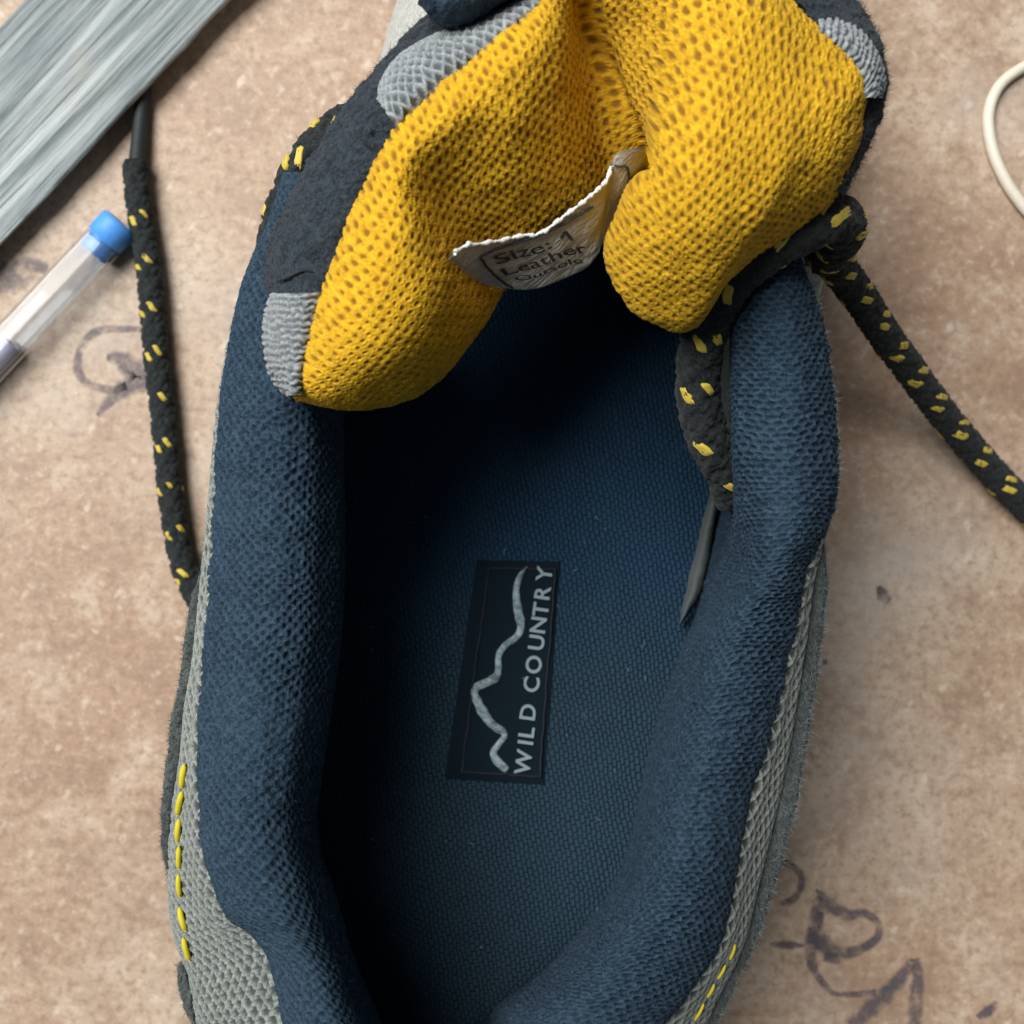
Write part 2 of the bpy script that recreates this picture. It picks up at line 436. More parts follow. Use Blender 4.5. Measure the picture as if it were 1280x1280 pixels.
ink([(133, 446), (150, 449), (165, 460), (176, 470), (168, 478), (150, 489), (132, 506), (122, 520)], [8, 20, 24, 26, 22, 16, 10, 6])
ink([(-10, 352), (12, 345), (30, 338), (45, 333), (60, 336)], [30, 34, 30, 20, 8], .013)
ink([(978, 1078), (992, 1084), (1002, 1097), (999, 1115), (988, 1126), (974, 1130)], [10, 9, 8, 7, 9, 5])
ink([(1020, 1112), (1036, 1128), (1058, 1144), (1080, 1142), (1096, 1152), (1098, 1168), (1088, 1180), (1066, 1190), (1040, 1188), (1024, 1176), (1020, 1160), (1026, 1140)], [3, 18, 15, 10, 9, 9, 11, 12, 14, 22, 16, 8])
ink([(1024, 1120), (1020, 1145), (1016, 1170), (1014, 1195), (1018, 1214), (1030, 1230), (1044, 1242), (1070, 1243), (1095, 1240)], [8, 14, 14, 13, 10, 7, 5, 7, 8], .014)
ink([(1030, 1196), (1040, 1198), (1050, 1204)], [10, 12, 4], .015)
ink([(962, 1180), (978, 1181), (992, 1182), (1006, 1182)], [4, 9, 8, 3])
ink([(1064, 1284), (1090, 1260), (1110, 1240), (1128, 1220), (1143, 1200)], [20, 19, 18, 17, 10], .013)
ink([(1144, 1198), (1147, 1220), (1145, 1250), (1143, 1290)], [10, 15, 14, 13], .015)
ink([(1098, 733), (1104, 744), (1112, 752)], [6, 14, 8])
ink([(1026, 828), (1034, 827)], [8, 6])
ink([(1246, 1252), (1238, 1262), (1222, 1272)], [6, 12, 6])

# ------------------------------------------------------------------ shoe
shoe = bpy.data.objects.new('hiking_shoe', None); col.objects.link(shoe); shoe.location = (0, 0, 0)
shoe['label'] = 'child\'s navy and grey hiking shoe seen from above with yellow mesh tongue and black laces'
shoe['category'] = 'shoe'

# ---- sole
SW = [(-6.55, .9), (-6.2, 1.9), (-5.4, 2.75), (-4, 3.2), (-1.5, 3.25), (1.5, 3.15), (4, 3.4), (7, 3.85), (9.5, 3.8), (11.5, 3.35), (13.2, 2.5), (14.3, 1.45), (14.75, .6)]
def sole(name, z0, z1, grow, m, treads=0):
    R = [axpt(t, w + grow, 0) for t, w in SW]; Lf = [axpt(t, -w - grow, 0) for t, w in SW]
    ring, L = even(np.array(R + Lf[::-1] + [R[0]]), 160); ring = ring[:-1]; n = len(ring)
    c = ring.mean(0); rows = []
    for k, (z, s) in enumerate(((z0, .985), (z0 + .1, 1.0), ((z0 + z1) / 2, 1.005), (z1 - .1, 1.0), (z1, .98))):
        q = c + (ring - c) * s; q[:, 2] = z; rows.append(q)
    G = np.stack(rows, 0); V = G.reshape(-1, 3); Q = gridq(5, n, True)
    V = np.concatenate([V, [[c[0], c[1], z0]], [[c[0], c[1], z1]]]); k = 5 * n
    a = np.arange(0, n - 1, 2); b = (a + 1) % n; d = (a + 2) % n
    Q = np.concatenate([Q, np.stack([a, b, d, np.full(len(a), k)], -1), np.stack([4 * n + d, 4 * n + b, 4 * n + a, np.full(len(a), k + 1)], -1)])
    return link(name, mesh_np(name, V, Q, False, V[:, :2]), m, shoe)
sole('outsole', 0.002, .62, .10, M['sole'])
sole('midsole', .60, 1.75, 0, M['vamp'])

# ---- vamp (forefoot upper)
VT = [(6.9, 3.90, 5.2), (7.6, 3.92, 5.3), (9.5, 3.80, 4.9), (10.4, 3.66, 4.65), (12, 3.15, 4.1), (13.4, 2.25, 3.5), (14.3, 1.1, 2.8), (14.6, .15, 2.2)]
rows = []
for t, w, h in VT:
    a = np.linspace(-1, 1, 13) * math.pi / 2
    x = np.sign(np.sin(a)) * np.abs(np.sin(a)) ** .8 * w; z = 1.4 + (h - 1.4) * np.abs(np.cos(a)) ** .75
    rows.append([axpt(t, xx * (.80 if xx > 0 else 1.0), zz) for xx, zz in zip(x, z)])
G = surf(rows, 90, 90); grid_obj('vamp', G, M['vamp'], shoe)

# ---- collar lining: padded navy ring from the left front round the heel to the right front
# each station: rim (px,py,z), crest z, inner bulge (px,py,z), foot of the wall (px,py)
ST = [
 ((356, 215, 6.0), 6.45, (440, 215, 5.6), (470, 215)),
 ((334, 280, 6.2), 6.60, (430, 290, 5.7), (450, 290)),
 ((306, 345, 6.2), 6.65, (424, 355, 5.7), (440, 350)),
 ((288, 420, 6.1), 6.65, (426, 430, 5.6), (434, 420)),
 ((274, 510, 6.0), 6.60, (428, 520, 5.4), (430, 510)),
 ((268, 600, 5.9), 6.50, (430, 606, 5.3), (428, 600)),
 ((263, 690, 5.9), 6.50, (431, 695, 5.3), (426, 690)),
 ((258, 770, 5.9), 6.50, (428, 775, 5.3), (422, 770)),
 ((250, 860, 5.9), 6.55, (418, 865, 5.3), (414, 860)),
 ((246, 940, 5.9), 6.60, (406, 945, 5.3), (404, 940)),
 ((248, 1010, 5.9), 6.65, (397, 1012, 5.3), (398, 1010)),
 ((253, 1060, 6.0), 6.7, (400, 1062, 5.3), (400, 1060)),
 ((268, 1112, 6.05), 6.75, (417, 1110, 5.3), (408, 1105)),
 ((286, 1148, 6.1), 6.80, (428, 1150, 5.3), (414, 1145)),
 ((312, 1167, 6.15), 6.80, (438, 1185, 5.3), (420, 1180)),
 ((334, 1194, 6.2), 6.85, (450, 1218, 5.3), (428, 1215)),
 ((345, 1236, 6.2), 6.90, (462, 1248, 5.2), (440, 1248)),
 ((356, 1285, 6.3), 6.95, (478, 1284, 5.1), (458, 1275)),
 ((385, 1385, 6.4), 7.1, (500, 1340, 5.0), (480, 1300)),
 ((455, 1490, 6.6), 7.3, (535, 1390, 4.9), (510, 1322)),
 ((560, 1550, 6.7), 7.4, (570, 1405, 4.8), (540, 1330)),
 ((670, 1500, 6.6), 7.3, (580, 1385, 4.7), (536, 1318)),
 ((760, 1385, 6.4), 7.0, (630, 1322, 4.5), (556, 1296)),
 ((825, 1290, 6.2), 6.75, (690, 1262, 4.4), (600, 1264)),
 ((866, 1237, 6.1), 6.65, (752, 1208, 4.4), (664, 1214)),
 ((903, 1175, 6.0), 6.60, (812, 1150, 4.4), (728, 1146)),
 ((920, 1098, 6.0), 6.55, (846, 1088, 4.4), (768, 1082)),
 ((938, 1002, 5.95), 6.5, (874, 1003, 4.5), (787, 1005)),
 ((962, 927, 5.95), 6.5, (892, 930, 4.6), (803, 930)),
 ((980, 850, 5.95), 6.5, (905, 853, 4.8), (826, 855)),
 ((997, 778, 5.95), 6.5, (916, 782, 5.0), (852, 780)),
 ((1005, 731, 5.95), 6.5, (921, 735, 5.2), (872, 730)),
 ((1022, 684, 6.0), 6.55, (924, 690, 5.4), (888, 685)),
 ((1040, 640, 6.05), 6.6, (922, 645, 5.6), (900, 640)),
 ((1048, 590, 6.1), 6.65, (918, 595, 5.8), (912, 590)),
 ((1046, 530, 6.15), 6.7, (914, 535, 6.0), (918, 530)),
 ((1040, 470, 6.2), 6.75, (913, 475, 6.05), (922, 470)),
 ((1030, 410, 6.25), 6.8, (914, 415, 6.1), (925, 410)),
 ((1016, 360, 6.3), 6.8, (918, 365, 6.15), (926, 360)),
 ((1002, 325, 6.25), 6.7, (924, 332, 6.1), (930, 325)),
 ((985, 300, 6.0), 6.35, (935, 312, 5.9), (935, 305)),
]
rows = []; rim = []
for (ox, oy, oz), zc, (ix, iy, iz), (bx, by) in ST:
    O = np.array([ox, oy, oz]); I = np.array([ix, iy, iz]); B = np.array([bx, by, 1.95])
    if ox > 800 and oy > 690:
        k = float(sstep(690, 800, oy)); I = I * (1 - k) + k * np.array([ox + (bx - ox) * .93, oy + (by - oy) * .93, 3.55]); ix, iy, iz = I; B[:2] += (O - B)[:2] * .10 * k
    m = lambda t: O[:2] + (I - O)[:2] * t
    right = ox > 800
    pr = [(*m(.10), oz - .9), (*m(-.0), oz), (*m(.14), (oz + zc * 2) / 3), (*m(.36), zc), (*m(.60), zc - .05), (*m(.82), zc - .28 - .25 * (zc - iz - .9)), (ix, iy, iz)]
    mid = (I + B) / 2
    if ox < 700: mid[0] = min(ix, bx) - 14      # the wall tucks under the pad on the near side
    pr += [tuple(mid), tuple(B)]
    rows.append([P(*p) for p in pr]); rim.append(P(ox, oy, oz))
G = surf(rows, 900, 150)
G, Lc = resample_u(G, 1500)
nv = 290
dd = np.linalg.norm(np.diff(G, axis=1), axis=2); LL = np.concatenate([np.zeros((len(G), 1)), np.cumsum(dd, 1)], 1)
G = np.stack([np.stack([np.interp(np.linspace(0, LL[k, -1], nv), LL[k], G[k, :, c]) for c in range(3)], -1) for k in range(len(G))], 0)
Nn = normals(G); 
if Nn[750, 60, 2] < 0: Nn = -Nn
a = np.linspace(0, Lc, G.shape[0])[:, None] + 0 * G[..., 0]; b = np.cumsum(np.concatenate([np.zeros((G.shape[0], 1)), np.linalg.norm(np.diff(G, axis=1), axis=2)], 1), 1)
rightside = sstep(.50 * Lc, .62 * Lc, a)
aw = a + .10 * fbm(a * .9, b * .9, 3) + .035 * fbm(a * 4, b * 4, 5); bw = b + .08 * fbm(a * .8, b * .8, 9) + .035 * fbm(a * 4, b * 4, 8)
# left: open honeycomb knit; right: tighter ribs that wander
x, y, r = hexcell(aw, bw, .138, .075, s=3)
rad = np.sqrt((x / .040) ** 2 + (y / .032) ** 2) * (1 + .35 * (r - .5))
hole_l = 1 - sstep(.45, 1.15, rad)
dot = 1 - sstep(.0, .35, rad)
ring = np.exp(-((rad - 1.25) / .28) ** 2)
x, y, r2 = hexcell(bw + .03 * fbm(a * 3, b * 3, 31), aw + .05 * fbm(a * 2, b * 2, 33), .160, .072, s=8)
rad2 = np.sqrt((x / .074) ** 2 + (y / .027) ** 2) * (1 + .5 * (r2 - .5))
hole_r = 1 - sstep(.4, 1.25, rad2)
soft = .55 + .9 * np.clip(fbm(a * .7, b * 1.1, 40) + .5, 0, 1)
hl = (-.024 * hole_l + .012 * dot + .008 * ring); hr = -.036 * hole_r
h = (hl * (1 - rightside) + hr * rightside) * soft
h += .018 * fbm(a * 14, b * 14, 11) + .014 * fbm(a * 36, b * 36, 12)
h += .055 * fbm(a * 8, b * 8, 61, 4) * rightside * (1 - sstep(.9, 1.5, b)) * sstep(.70 * Lc, .76 * Lc, a)     # worn, looped-out edge + .05 * fbm(a * .55, b * .5, 21)
# soft rumples across the padding
h += .018 * np.sin(a * 7.5 + 2.5 * fbm(a * .7, b * .5, 51)) * sstep(.3, 1.2, b) * (1 - sstep(2.6, 3.6, b)) * np.clip(fbm(a * .4, b * .3, 60) + .4, 0, 1)
G2 = G + Nn * h[..., None]
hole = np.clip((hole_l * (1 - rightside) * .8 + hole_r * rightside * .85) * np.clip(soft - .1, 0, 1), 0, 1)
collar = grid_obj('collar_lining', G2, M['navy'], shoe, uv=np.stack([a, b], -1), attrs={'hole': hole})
# stray nap on the collar
idx = rng.choice(G2.shape[0] * 120, 2200); iu = idx // 120; iv = 22 + idx % 120
pts = G2[iu, iv]; nn = Nn[iu, iv]
strands('nap', pts, nn + rng.normal(0, .7, nn.shape), .04, .0026, M['fuzz_navy'], collar, .9)
iu = rng.integers(int(.60 * 1500), 1490, 2600); iv = rng.integers(18, 44, 2600)
sel = (G2[iu, iv][:, 1] > -3.2)
pts = G2[iu, iv][sel]; nn = Nn[iu, iv][sel]
out = np.array([1.0, 0, 0.3])
strands('nap', pts, nn + out * .5 + rng.normal(0, .6, nn.shape), .070, .0034, M['fuzz_pale'], collar, .9)

# ---- insole
IR = [(1335, 505, 548), (1318, 478, 572), (1292, 452, 600), (1250, 428, 654), (1200, 412, 716), (1150, 404, 762), (1090, 398, 795), (1010, 396, 802), (940, 398, 818), (870, 402, 838), (780, 408, 866), (680, 412, 896), (590, 416, 920), (450, 426, 930), (300, 446, 925), (150, 480, 912), (0, 530, 885), (-100, 580, 845)]
rows = []
for y_, xl, xr in IR:
    rows.append([P(xl + (xr - xl) * t, y_, 2.02 - (.10 * (2 * t - 1) ** 8) - .05 * math.cos((t - .5) * math.pi)) for t in np.linspace(0, 1, 7)])
G = surf(rows, 220, 90); uvi = G[..., :2].copy()
G[..., 2] += .02 * fbm(G[..., 0] * .8, G[..., 1] * .8, 77)
insole = grid_obj('insole', G, M['insole'], shoe, uv=uvi, flip=True)
# the insole's pale foam edge, lifting off the wall
Le = [(897, 586), (884, 632), (872, 676), (862, 715), (854, 750), (849, 779)]; Re = [(911, 586), (898, 636), (888, 682), (880, 722), (868, 754), (850, 782)]
G = surf([[P(l[0], l[1], 2.28), P((l[0] + r_[0]) / 2, (l[1] + r_[1]) / 2, 2.42), P(r_[0], r_[1], 2.30), P(r_[0], r_[1] , 2.0)] for l, r_ in zip(Le, Re)], 60, 12)
G[..., 0] += .035 * fbm(G[..., 1] * 5, G[..., 2] * 3, 4, 4); G[..., 2] += .04 * fbm(G[..., 1] * 7, G[..., 0] * 7, 9, 4)
grid_obj('foam_edge', G, M['foam'], insole, flip=True)

n_ = 70; lx = rng.uniform(450, 850, n_); ly = rng.uniform(640, 1230, n_)
lp = np.array([P(x_, y_, 2.03) for x_, y_ in zip(lx, ly)]); ld = rng.normal(0, 1, (n_, 3)) * np.array([1, 1, .15])
strands('lint', lp, ld, rng.uniform(.02, .12, n_), .0045, plain('lint_fibre', (.30, .36, .40), .8, .2), insole, .6)
# woven brand patch on the insole
zP = 2.035
pc = [(596, 700), (700, 702), (680, 981), (556, 973)]
def quadp(u, v, z):       # u across left-right, v top-bottom
    p = (1 - v) * ((1 - u) * np.array(pc[0]) + u * np.array(pc[1])) + v * ((1 - u) * np.array(pc[3]) + u * np.array(pc[2]))
    return P(p[0], p[1], z)
n_, m_ = 40, 18
Gp = np.array([[quadp(u, v, zP + .012 * math.sin(v * 9) * math.sin(u * 5) - (.03 if (u in (0, 1) or v in (0, 1)) else 0)) for u in np.linspace(0, 1, m_)] for v in np.linspace(0, 1, n_)])
patch_o = grid_obj('brand_patch', Gp, M['patch'], insole)
# darker sewn border
def border(u0, u1, v0, v1):
    C = np.array([quadp(u, v, zP + .02) for u, v in ((u0, v0), (u1, v0), (u1, v1), (u0, v1), (u0, v0))])
    C = np.concatenate([np.linspace(C[i], C[i + 1], 24)[:-1] for i in range(4)] + [C[:1]])
    C = C + rng.normal(0, .006, C.shape)
    V, Q, uv = tube(C, .016, 8); return link('sewn_border', mesh_np('sewn_border', V, Q, True, uv), M['navy_suede'], insole)
border(.16, .95, .035, .965)

def z2p(x, y): return (480 + x / 3.2, 640 + y / 3.2)
ml = [(572, 218), (545, 255), (531, 300), (530, 345), (537, 400), (548, 455), (532, 498), (484, 535), (459, 575), (458, 630), (445, 664), (408, 684), (372, 700), (362, 722), (370, 750), (395, 800), (432, 850), (482, 890), (458, 930), (438, 962), (452, 995), (492, 1034)]
C, L = even(np.array([P(*z2p(x, y), zP + .022) for x, y in ml]), 200)
T = np.gradient(C, axis=0); T /= np.linalg.norm(T, axis=1, keepdims=True); Nr = np.stack([-T[:, 1], T[:, 0], 0 * T[:, 0]], -1)
kk_ = np.ones(15) / 15; Nr = np.stack([np.convolve(np.pad(Nr[:, c], 7, mode='edge'), kk_, 'valid') for c in range(3)], -1)
s_ = np.linspace(0, 1, 200); ww = np.interp(s_, [0, .04, .1, .3, .38, .5, .57, .62, .8, .86, .95, 1], [.03, .10, .13, .14, .10, .13, .14, .15, .16, .12, .16, .10]) * (1 + .35 * vnoise(s_ * 26, s_ * 0) + .2 * vnoise(s_ * 80, s_ * 0))
G = np.stack([C + Nr * (ww * k)[:, None] + np.array([0, 0, zz]) for k, zz in ((-.5, -.012), (-.42, .012), (0, .02), (.42, .012), (.5, -.012))], 1)
# weft ribs across the woven line
G[:, 1:4, 2] += (.010 * np.sin(s_ * L * 2 * math.pi / .045))[:, None]
grid_obj('mountain_emblem', G, M['emblem'], insole, flip=True)

def text_mesh(txt, size, ext=0.0, offset=0.0):
    cu = bpy.data.curves.new('t', 'FONT'); cu.body = txt; cu.size = size; cu.align_x = 'CENTER'; cu.align_y = 'CENTER'; cu.offset = offset
    cu.resolution_u = 4; cu.extrude = ext
    o = bpy.data.objects.new('t', cu); col.objects.link(o)
    dg = bpy.context.evaluated_depsgraph_get(); me = bpy.data.meshes.new_from_object(o.evaluated_get(dg))
    bpy.data.objects.remove(o); bpy.data.curves.remove(cu)
    V = np.array([v.co[:] for v in me.vertices]); Fs = [tuple(p.vertices) for p in me.polygons]; bpy.data.meshes.remove(me)
    return V, Fs
lets = [('W', 558, 1000), ('I', 566, 922), ('L', 570, 880), ('D', 576, 800), ('C', 590, 690), ('O', 599, 610), ('U', 610, 522), ('N', 617, 452), ('T', 627, 390), ('R', 634, 322), ('Y', 641, 248)]
AV, AF = [], []
for ch, x, y in lets:
    V, Fs = text_mesh(ch, .37, .010, .006)
    ang = math.radians(90 - 8); c = P(*z2p(x, y), zP + .035)
    V = V - np.append((V.max(0) + V.min(0))[:2] / 2, 0)
    V[:, 1] *= .95
    R = np.array([[math.cos(ang), -math.sin(ang), 0], [math.sin(ang), math.cos(ang), 0], [0, 0, 1]])
    V = V @ R.T + c; k = sum(len(q) for q in AV); AV.append(V); AF += [tuple(i + k for i in f) for f in Fs]
def pyd(name, V, Fs, m, parent, smooth=False):
    me = bpy.data.meshes.new(name); me.from_pydata((np.asarray(V) * S).tolist(), [], Fs); me.update()
    if smooth: me.polygons.foreach_set('use_smooth', [True] * len(Fs))
    return link(name, me, m, parent)
pyd('woven_lettering', np.concatenate(AV), AF, M['emblem'], insole)

# ---- quarter panel (grey net) below the lining's rim
OUT = []   # (rim index point px,py) , outer edge px,py
QP = [
 ((305, 360), (309, 366), 5.6), ((288, 430), (293, 434), 5.6), ((276, 510), (280, 512), 5.6), ((270, 600), (271, 602), 5.5),
 ((266, 690), (262, 692), 5.4), ((262, 762), (254, 765), 5.3), ((256, 825), (247, 828), 5.25), ((252, 880), (237, 882), 5.2),
 ((248, 942), (231, 944), 5.1), ((250, 1005), (220, 1006), 5.0), ((255, 1055), (215, 1060), 4.9), ((270, 1108), (214, 1105), 4.8),
 ((290, 1145), (217, 1150), 4.8), ((314, 1165), (226, 1185), 4.8), ((336, 1194), (238, 1215), 4.85), ((347, 1236), (244, 1245), 4.9),
 ((358, 1285), (252, 1288), 4.9), ((388, 1385), (290, 1400), 4.9), ((458, 1490), (385, 1530), 5.0), ((560, 1545), (550, 1620), 5.0),
 ((670, 1497), (720, 1540), 5.0), ((760, 1383), (820, 1400), 5.0), ((825, 1288), (873, 1290), 5.0), ((866, 1235), (892, 1245), 5.05),
 ((903, 1174), (924, 1178), 5.1), ((919, 1098), (941, 1112), 5.15), ((937, 1002), (966, 1010), 5.15), ((961, 927), (980, 940), 5.2),
 ((979, 850), (993, 855), 5.25), ((996, 778), (1003, 780), 5.35), ((1004, 731), (1008, 733), 5.4), ((1020, 684), (1018, 686), 5.4),
 ((1038, 640), (1030, 642), 5.4), ((1046, 590), (1036, 592), 5.4), ((1044, 530), (1032, 532), 5.4), ((1036, 470), (1022, 472), 5.4), ((1014, 370), (1000, 372), 5.4)]
def inward(p, d):
    q = p.copy(); t = np.clip(np.dot(p[:2] - AX0, AXD), -3.2, 20); c = AX0 + AXD * t; v = c - p[:2]; L = np.linalg.norm(v)
    q[:2] = p[:2] + v / L * d; return q
rows = []; meshout = []
for (ax, ay), (ox, oy), z in QP:
    A = P(ax, ay, 5.93); O = P(ox, oy, z); A2 = inward(P(ax, ay, 5.95), .16); A2[2] = 5.80
    dist = np.linalg.norm((O - A)[:2])
    mid = P((ax * .55 + ox * .45), (ay * .55 + oy * .45), (5.93 * .55 + z * .45) + .10 + .10 * min(1, dist))
    lo = inward(O, .10); lo[2] = 3.6; lo2 = inward(O, .55); lo2[2] = 1.9
    rows.append([A2, A, mid, O, lo, lo2]); meshout.append(O)
Gf = surf(rows, 700, 60)
wallrows = [[r[3] * 1.0, r[4], r[5]] for r in rows]
for r in wallrows:
    r[0] = inward(r[0], .05); r[0][2] -= .10
grid_obj('side_wall', surf(wallrows, 300, 14), M['suede'], shoe)
G, Lq = resample_u(Gf[:, :42], 2000); G = np.swapaxes(resample_u(np.swapaxes(G, 0, 1), 96)[0], 0, 1); Nn = normals(G)
if Nn[:, 20:60, 2].sum() < 0: Nn = -Nn
a = np.linspace(0, Lq, G.shape[0])[:, None] + 0 * G[..., 0]
b = np.cumsum(np.concatenate([np.zeros((G.shape[0], 1)), np.linalg.norm(np.diff(G, axis=1), axis=2)], 1), 1)
aw = a + .05 * fbm(a * 2, b * 2, 2); bw = b + .05 * fbm(a * 2, b * 2, 4)
p1 = np.abs(((aw * .70 + bw) / .175) % 1 - .5) * 2; p2 = np.abs(((aw * .70 - bw) / .175) % 1 - .5) * 2
ridge = np.maximum(sstep(.55, .88, p1), sstep(.55, .88, p2))
h = .045 * ridge + .010 * fbm(a * 25, b * 25, 6)
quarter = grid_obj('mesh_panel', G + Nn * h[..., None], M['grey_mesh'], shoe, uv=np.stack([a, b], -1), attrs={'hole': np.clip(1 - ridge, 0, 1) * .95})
QG = G; QPX = PX(QG).reshape(-1, 2); QZ = QG.reshape(-1, 3)[:, 2]
def qz(px, py):
    d = (QPX[:, 0] - px) ** 2 + (QPX[:, 1] - py) ** 2; return QZ[d < max(36, d.min() + 9)].max() + .05

# bright stitches along its outer edge
def rod(name, pts, r, m, parent, n=10, k=8):
    C, L = even(np.array(pts), n); t = np.linspace(-1, 1, n)
    V, Q, uv = tube(C, r * np.sqrt(np.clip(1.06 - t ** 4, .05, 1)), k); return link(name, mesh_np(name, V, Q, True, uv), m, parent)
for cx, cy, dx in ((229, 970, 2), (225, 1004, 3), (223, 1038, 1), (224, 1072, 0), (224, 1107, -1), (228, 1149, -4), (233, 1186, -4)):
    rod('stitch', [P(cx + dx, cy - 15, qz(cx + dx, cy - 15) - .02), P(cx - 1, cy, qz(cx - 1, cy) + .03), P(cx - dx, cy + 15, qz(cx - dx, cy + 15) - .02)], (.034, .042, .038, .044, .040, .043, .038)[cx % 7], M['stitch'], quarter)
for (x0, y0), (x1, y1) in (((919, 1180), (912, 1200)), ((907, 1206), (897, 1224)), ((893, 1230), (884, 1247)), ((880, 1254), (868, 1276)), ((864, 1284), (852, 1304))):
    rod('stitch', [P(x0, y0, qz(x0, y0)), P((x0 + x1) / 2 + 1, (y0 + y1) / 2, qz((x0 + x1) / 2 + 1, (y0 + y1) / 2) + .03), P(x1, y1, qz(x1, y1))], .020, M['stitch'], quarter)

# ---- suede overlay: raw-edged band standing off the net
SD = [((264, 630), 5.35), ((258, 656), 5.35), ((248, 716), 5.35), ((235, 756), 5.35), ((228, 810), 5.3), ((223, 850), 5.3), ((215, 890), 5.3), ((208, 942), 5.25), ((201, 1000), 5.2),
      ((200, 1045), 5.1), ((206, 1085), 4.95), ((219, 1118), 4.55), ((231, 1160), 4.35), ((236, 1192), 4.55), ((221, 1212), 4.8), ((226, 1249), 4.9), ((238, 1285), 4.95), ((272, 1400), 5.0), ((370, 1545), 5.1), ((550, 1645), 5.1),
      ((735, 1565), 5.1), ((840, 1410), 5.1), ((893, 1285), 5.1), ((912, 1247), 5.1), ((934, 1202), 5.15), ((955, 1149), 5.2), ((977, 1080), 5.25), ((993, 1019), 5.3), ((1003, 966), 5.35), ((1012, 905), 5.35),
      ((1022, 850), 5.4), ((1030, 778), 5.45), ((1035, 731), 5.5), ((1033, 700), 5.5), ((1030, 680), 5.45)]
mo, _ = even(np.array(meshout), 400); mopx = PX(mo)
rows = []
for (ox, oy), z in SD:
    i = np.argmin(np.hypot(mopx[:, 0] - ox, mopx[:, 1] - oy)); mp = mopx[i]
    O = P(ox, oy, z); g0 = inward(P(mp[0], mp[1], z - .75), .12)
    d = np.hypot(*(mp - np.array([ox, oy])))
    w = min(.8, 22 / max(d, 1)) 
    pin = np.array([ox, oy]) + (mp - np.array([ox, oy])) * w
    L1 = P(pin[0], pin[1], z + .0); top = P((ox * .70 + pin[0] * .30), (oy * .70 + pin[1] * .30), z + .03)
    lo = inward(O, .18); lo[2] = 3.4; lo2 = inward(O, .55); lo2[2] = 1.6
    L0 = P(pin[0], pin[1], z - .2)
    O[2] -= .05; sh = inward(O, .02); sh[2] -= .25
    rows.append([g0, L0, L1, top, O, sh, lo, lo2])
G = surf(rows, 800, 70); G, _ = resample_u(G, 900); a, b = arclen(G)
Nn = normals(G)
if Nn[:, 20:38, 2].sum() < 0: Nn = -Nn
h = (.034 * fbm(a * 5, b * 5, 5, 4) + .022 * fbm(a * 18, b * 18, 15)) * sstep(.5, .9, b)
G2 = G + Nn * h[..., None]
suede = grid_obj('suede_overlay', G2, M['suede'], shoe, uv=np.stack([a, b], -1))
n_ = 6000; iu = rng.integers(0, 899, n_); iv = rng.integers(20, 45, n_)
strands('suede_fibres', G2[iu, iv], Nn[iu, iv] + rng.normal(0, .8, (n_, 3)), .05, .0034, M['fuzz_suede'], suede, .9)
sel = rng.integers(560, 899, 3000); iv = rng.integers(24, 42, 3000)
strands('suede_fibres', G2[sel, iv], Nn[sel, iv] + rng.normal(0, .8, (3000, 3)), .075, .0034, M['fuzz_pale'], suede, .9)

# ---- tongue: yellow spacer mesh, two soft lobes with a valley between
# rows run from the left tip round to the right tip; columns from the outer rim to the inner fold and under
TG = [  # rim(px,py), inner fold(px,py), z at t=0,.2,.45,.7,1 and under-curl
 ((364, 494), (370, 500), (7.15, 7.25, 7.25, 7.20, 7.05)),
 ((376, 450), (428, 511), (7.35, 7.65, 7.75, 7.60, 7.05)),
 ((398, 376), (495, 504), (7.50, 7.95, 8.10, 7.85, 6.95)),
 ((426, 302), (556, 468), (7.60, 8.10, 8.25, 7.95, 6.85)),
 ((458, 224), (602, 414), (7.70, 8.15, 8.15, 7.70, 6.60)),
 ((498, 154), (630, 362), (7.80, 8.08, 7.55, 6.85, 6.20)),
 ((588, 74), (668, 330), (7.85, 8.10, 7.80, 7.10, 6.20)),
 ((668, 6), (722, 300), (7.90, 8.10, 7.75, 7.10, 6.20)),
 ((735, -55), (766, 256), (7.80, 7.50, 7.05, 6.65, 6.10)),
 ((800, -80), (790, 226), (7.88, 7.90, 7.62, 7.20, 6.30)),
 ((880, -75), (754, 306), (7.95, 8.22, 8.22, 7.85, 6.70)),
 ((950, -35), (772, 362), (7.95, 8.40, 8.55, 8.15, 6.85)),
 ((1010, 20), (812, 398), (7.90, 8.35, 8.55, 8.15, 6.90)),
 ((1056, 64), (866, 410), (7.80, 8.25, 8.40, 8.00, 6.95)),
 ((1082, 108), (912, 350), (7.75, 8.10, 8.20, 7.90, 7.05)),
 ((1080, 165), (978, 302), (7.65, 7.90, 7.95, 7.70, 7.05)),
 ((1060, 215), (1030, 264), (7.45, 7.55, 7.55, 7.45, 7.10)),
 ((1046, 246), (1040, 252), (7.20, 7.25, 7.25, 7.20, 7.05)),
]
TS = [0, .16, .42, .74, 1.0]
rows = []
for k, (r0, b0, zs) in enumerate(TG):
    r0 = np.array(r0, float); b0 = np.array(b0, float); d = b0 - r0; L = np.linalg.norm(d)
    pr = []
    u0 = r0 + d * min(.14, 14 / L); pr.append((*u0, zs[0] - .45))
    bow = {9: 10, 10: 26, 11: 16}.get(k, 0)
    for t, z in zip(TS, zs): pr.append((*(r0 + d * t + np.array([bow * math.sin(t * math.pi), 0])), z))
    lobe = 1.0 if zs[2] > 7.9 else .6
    pr.append((*(b0 - d * min(.10 * lobe, .3)), zs[4] - .55)); pr.append((*(b0 - d * .34), zs[4] - 1.2)); pr.append((*(b0 - d * .75 + np.array([0, -20])), zs[4] - 1.6)); pr.append((*(b0 - d * .95 + np.array([10, -70])), min(zs[4] - 2.0, 4.7)))
    rows.append([P(*p) for p in pr])
G = surf(rows, 500, 300)
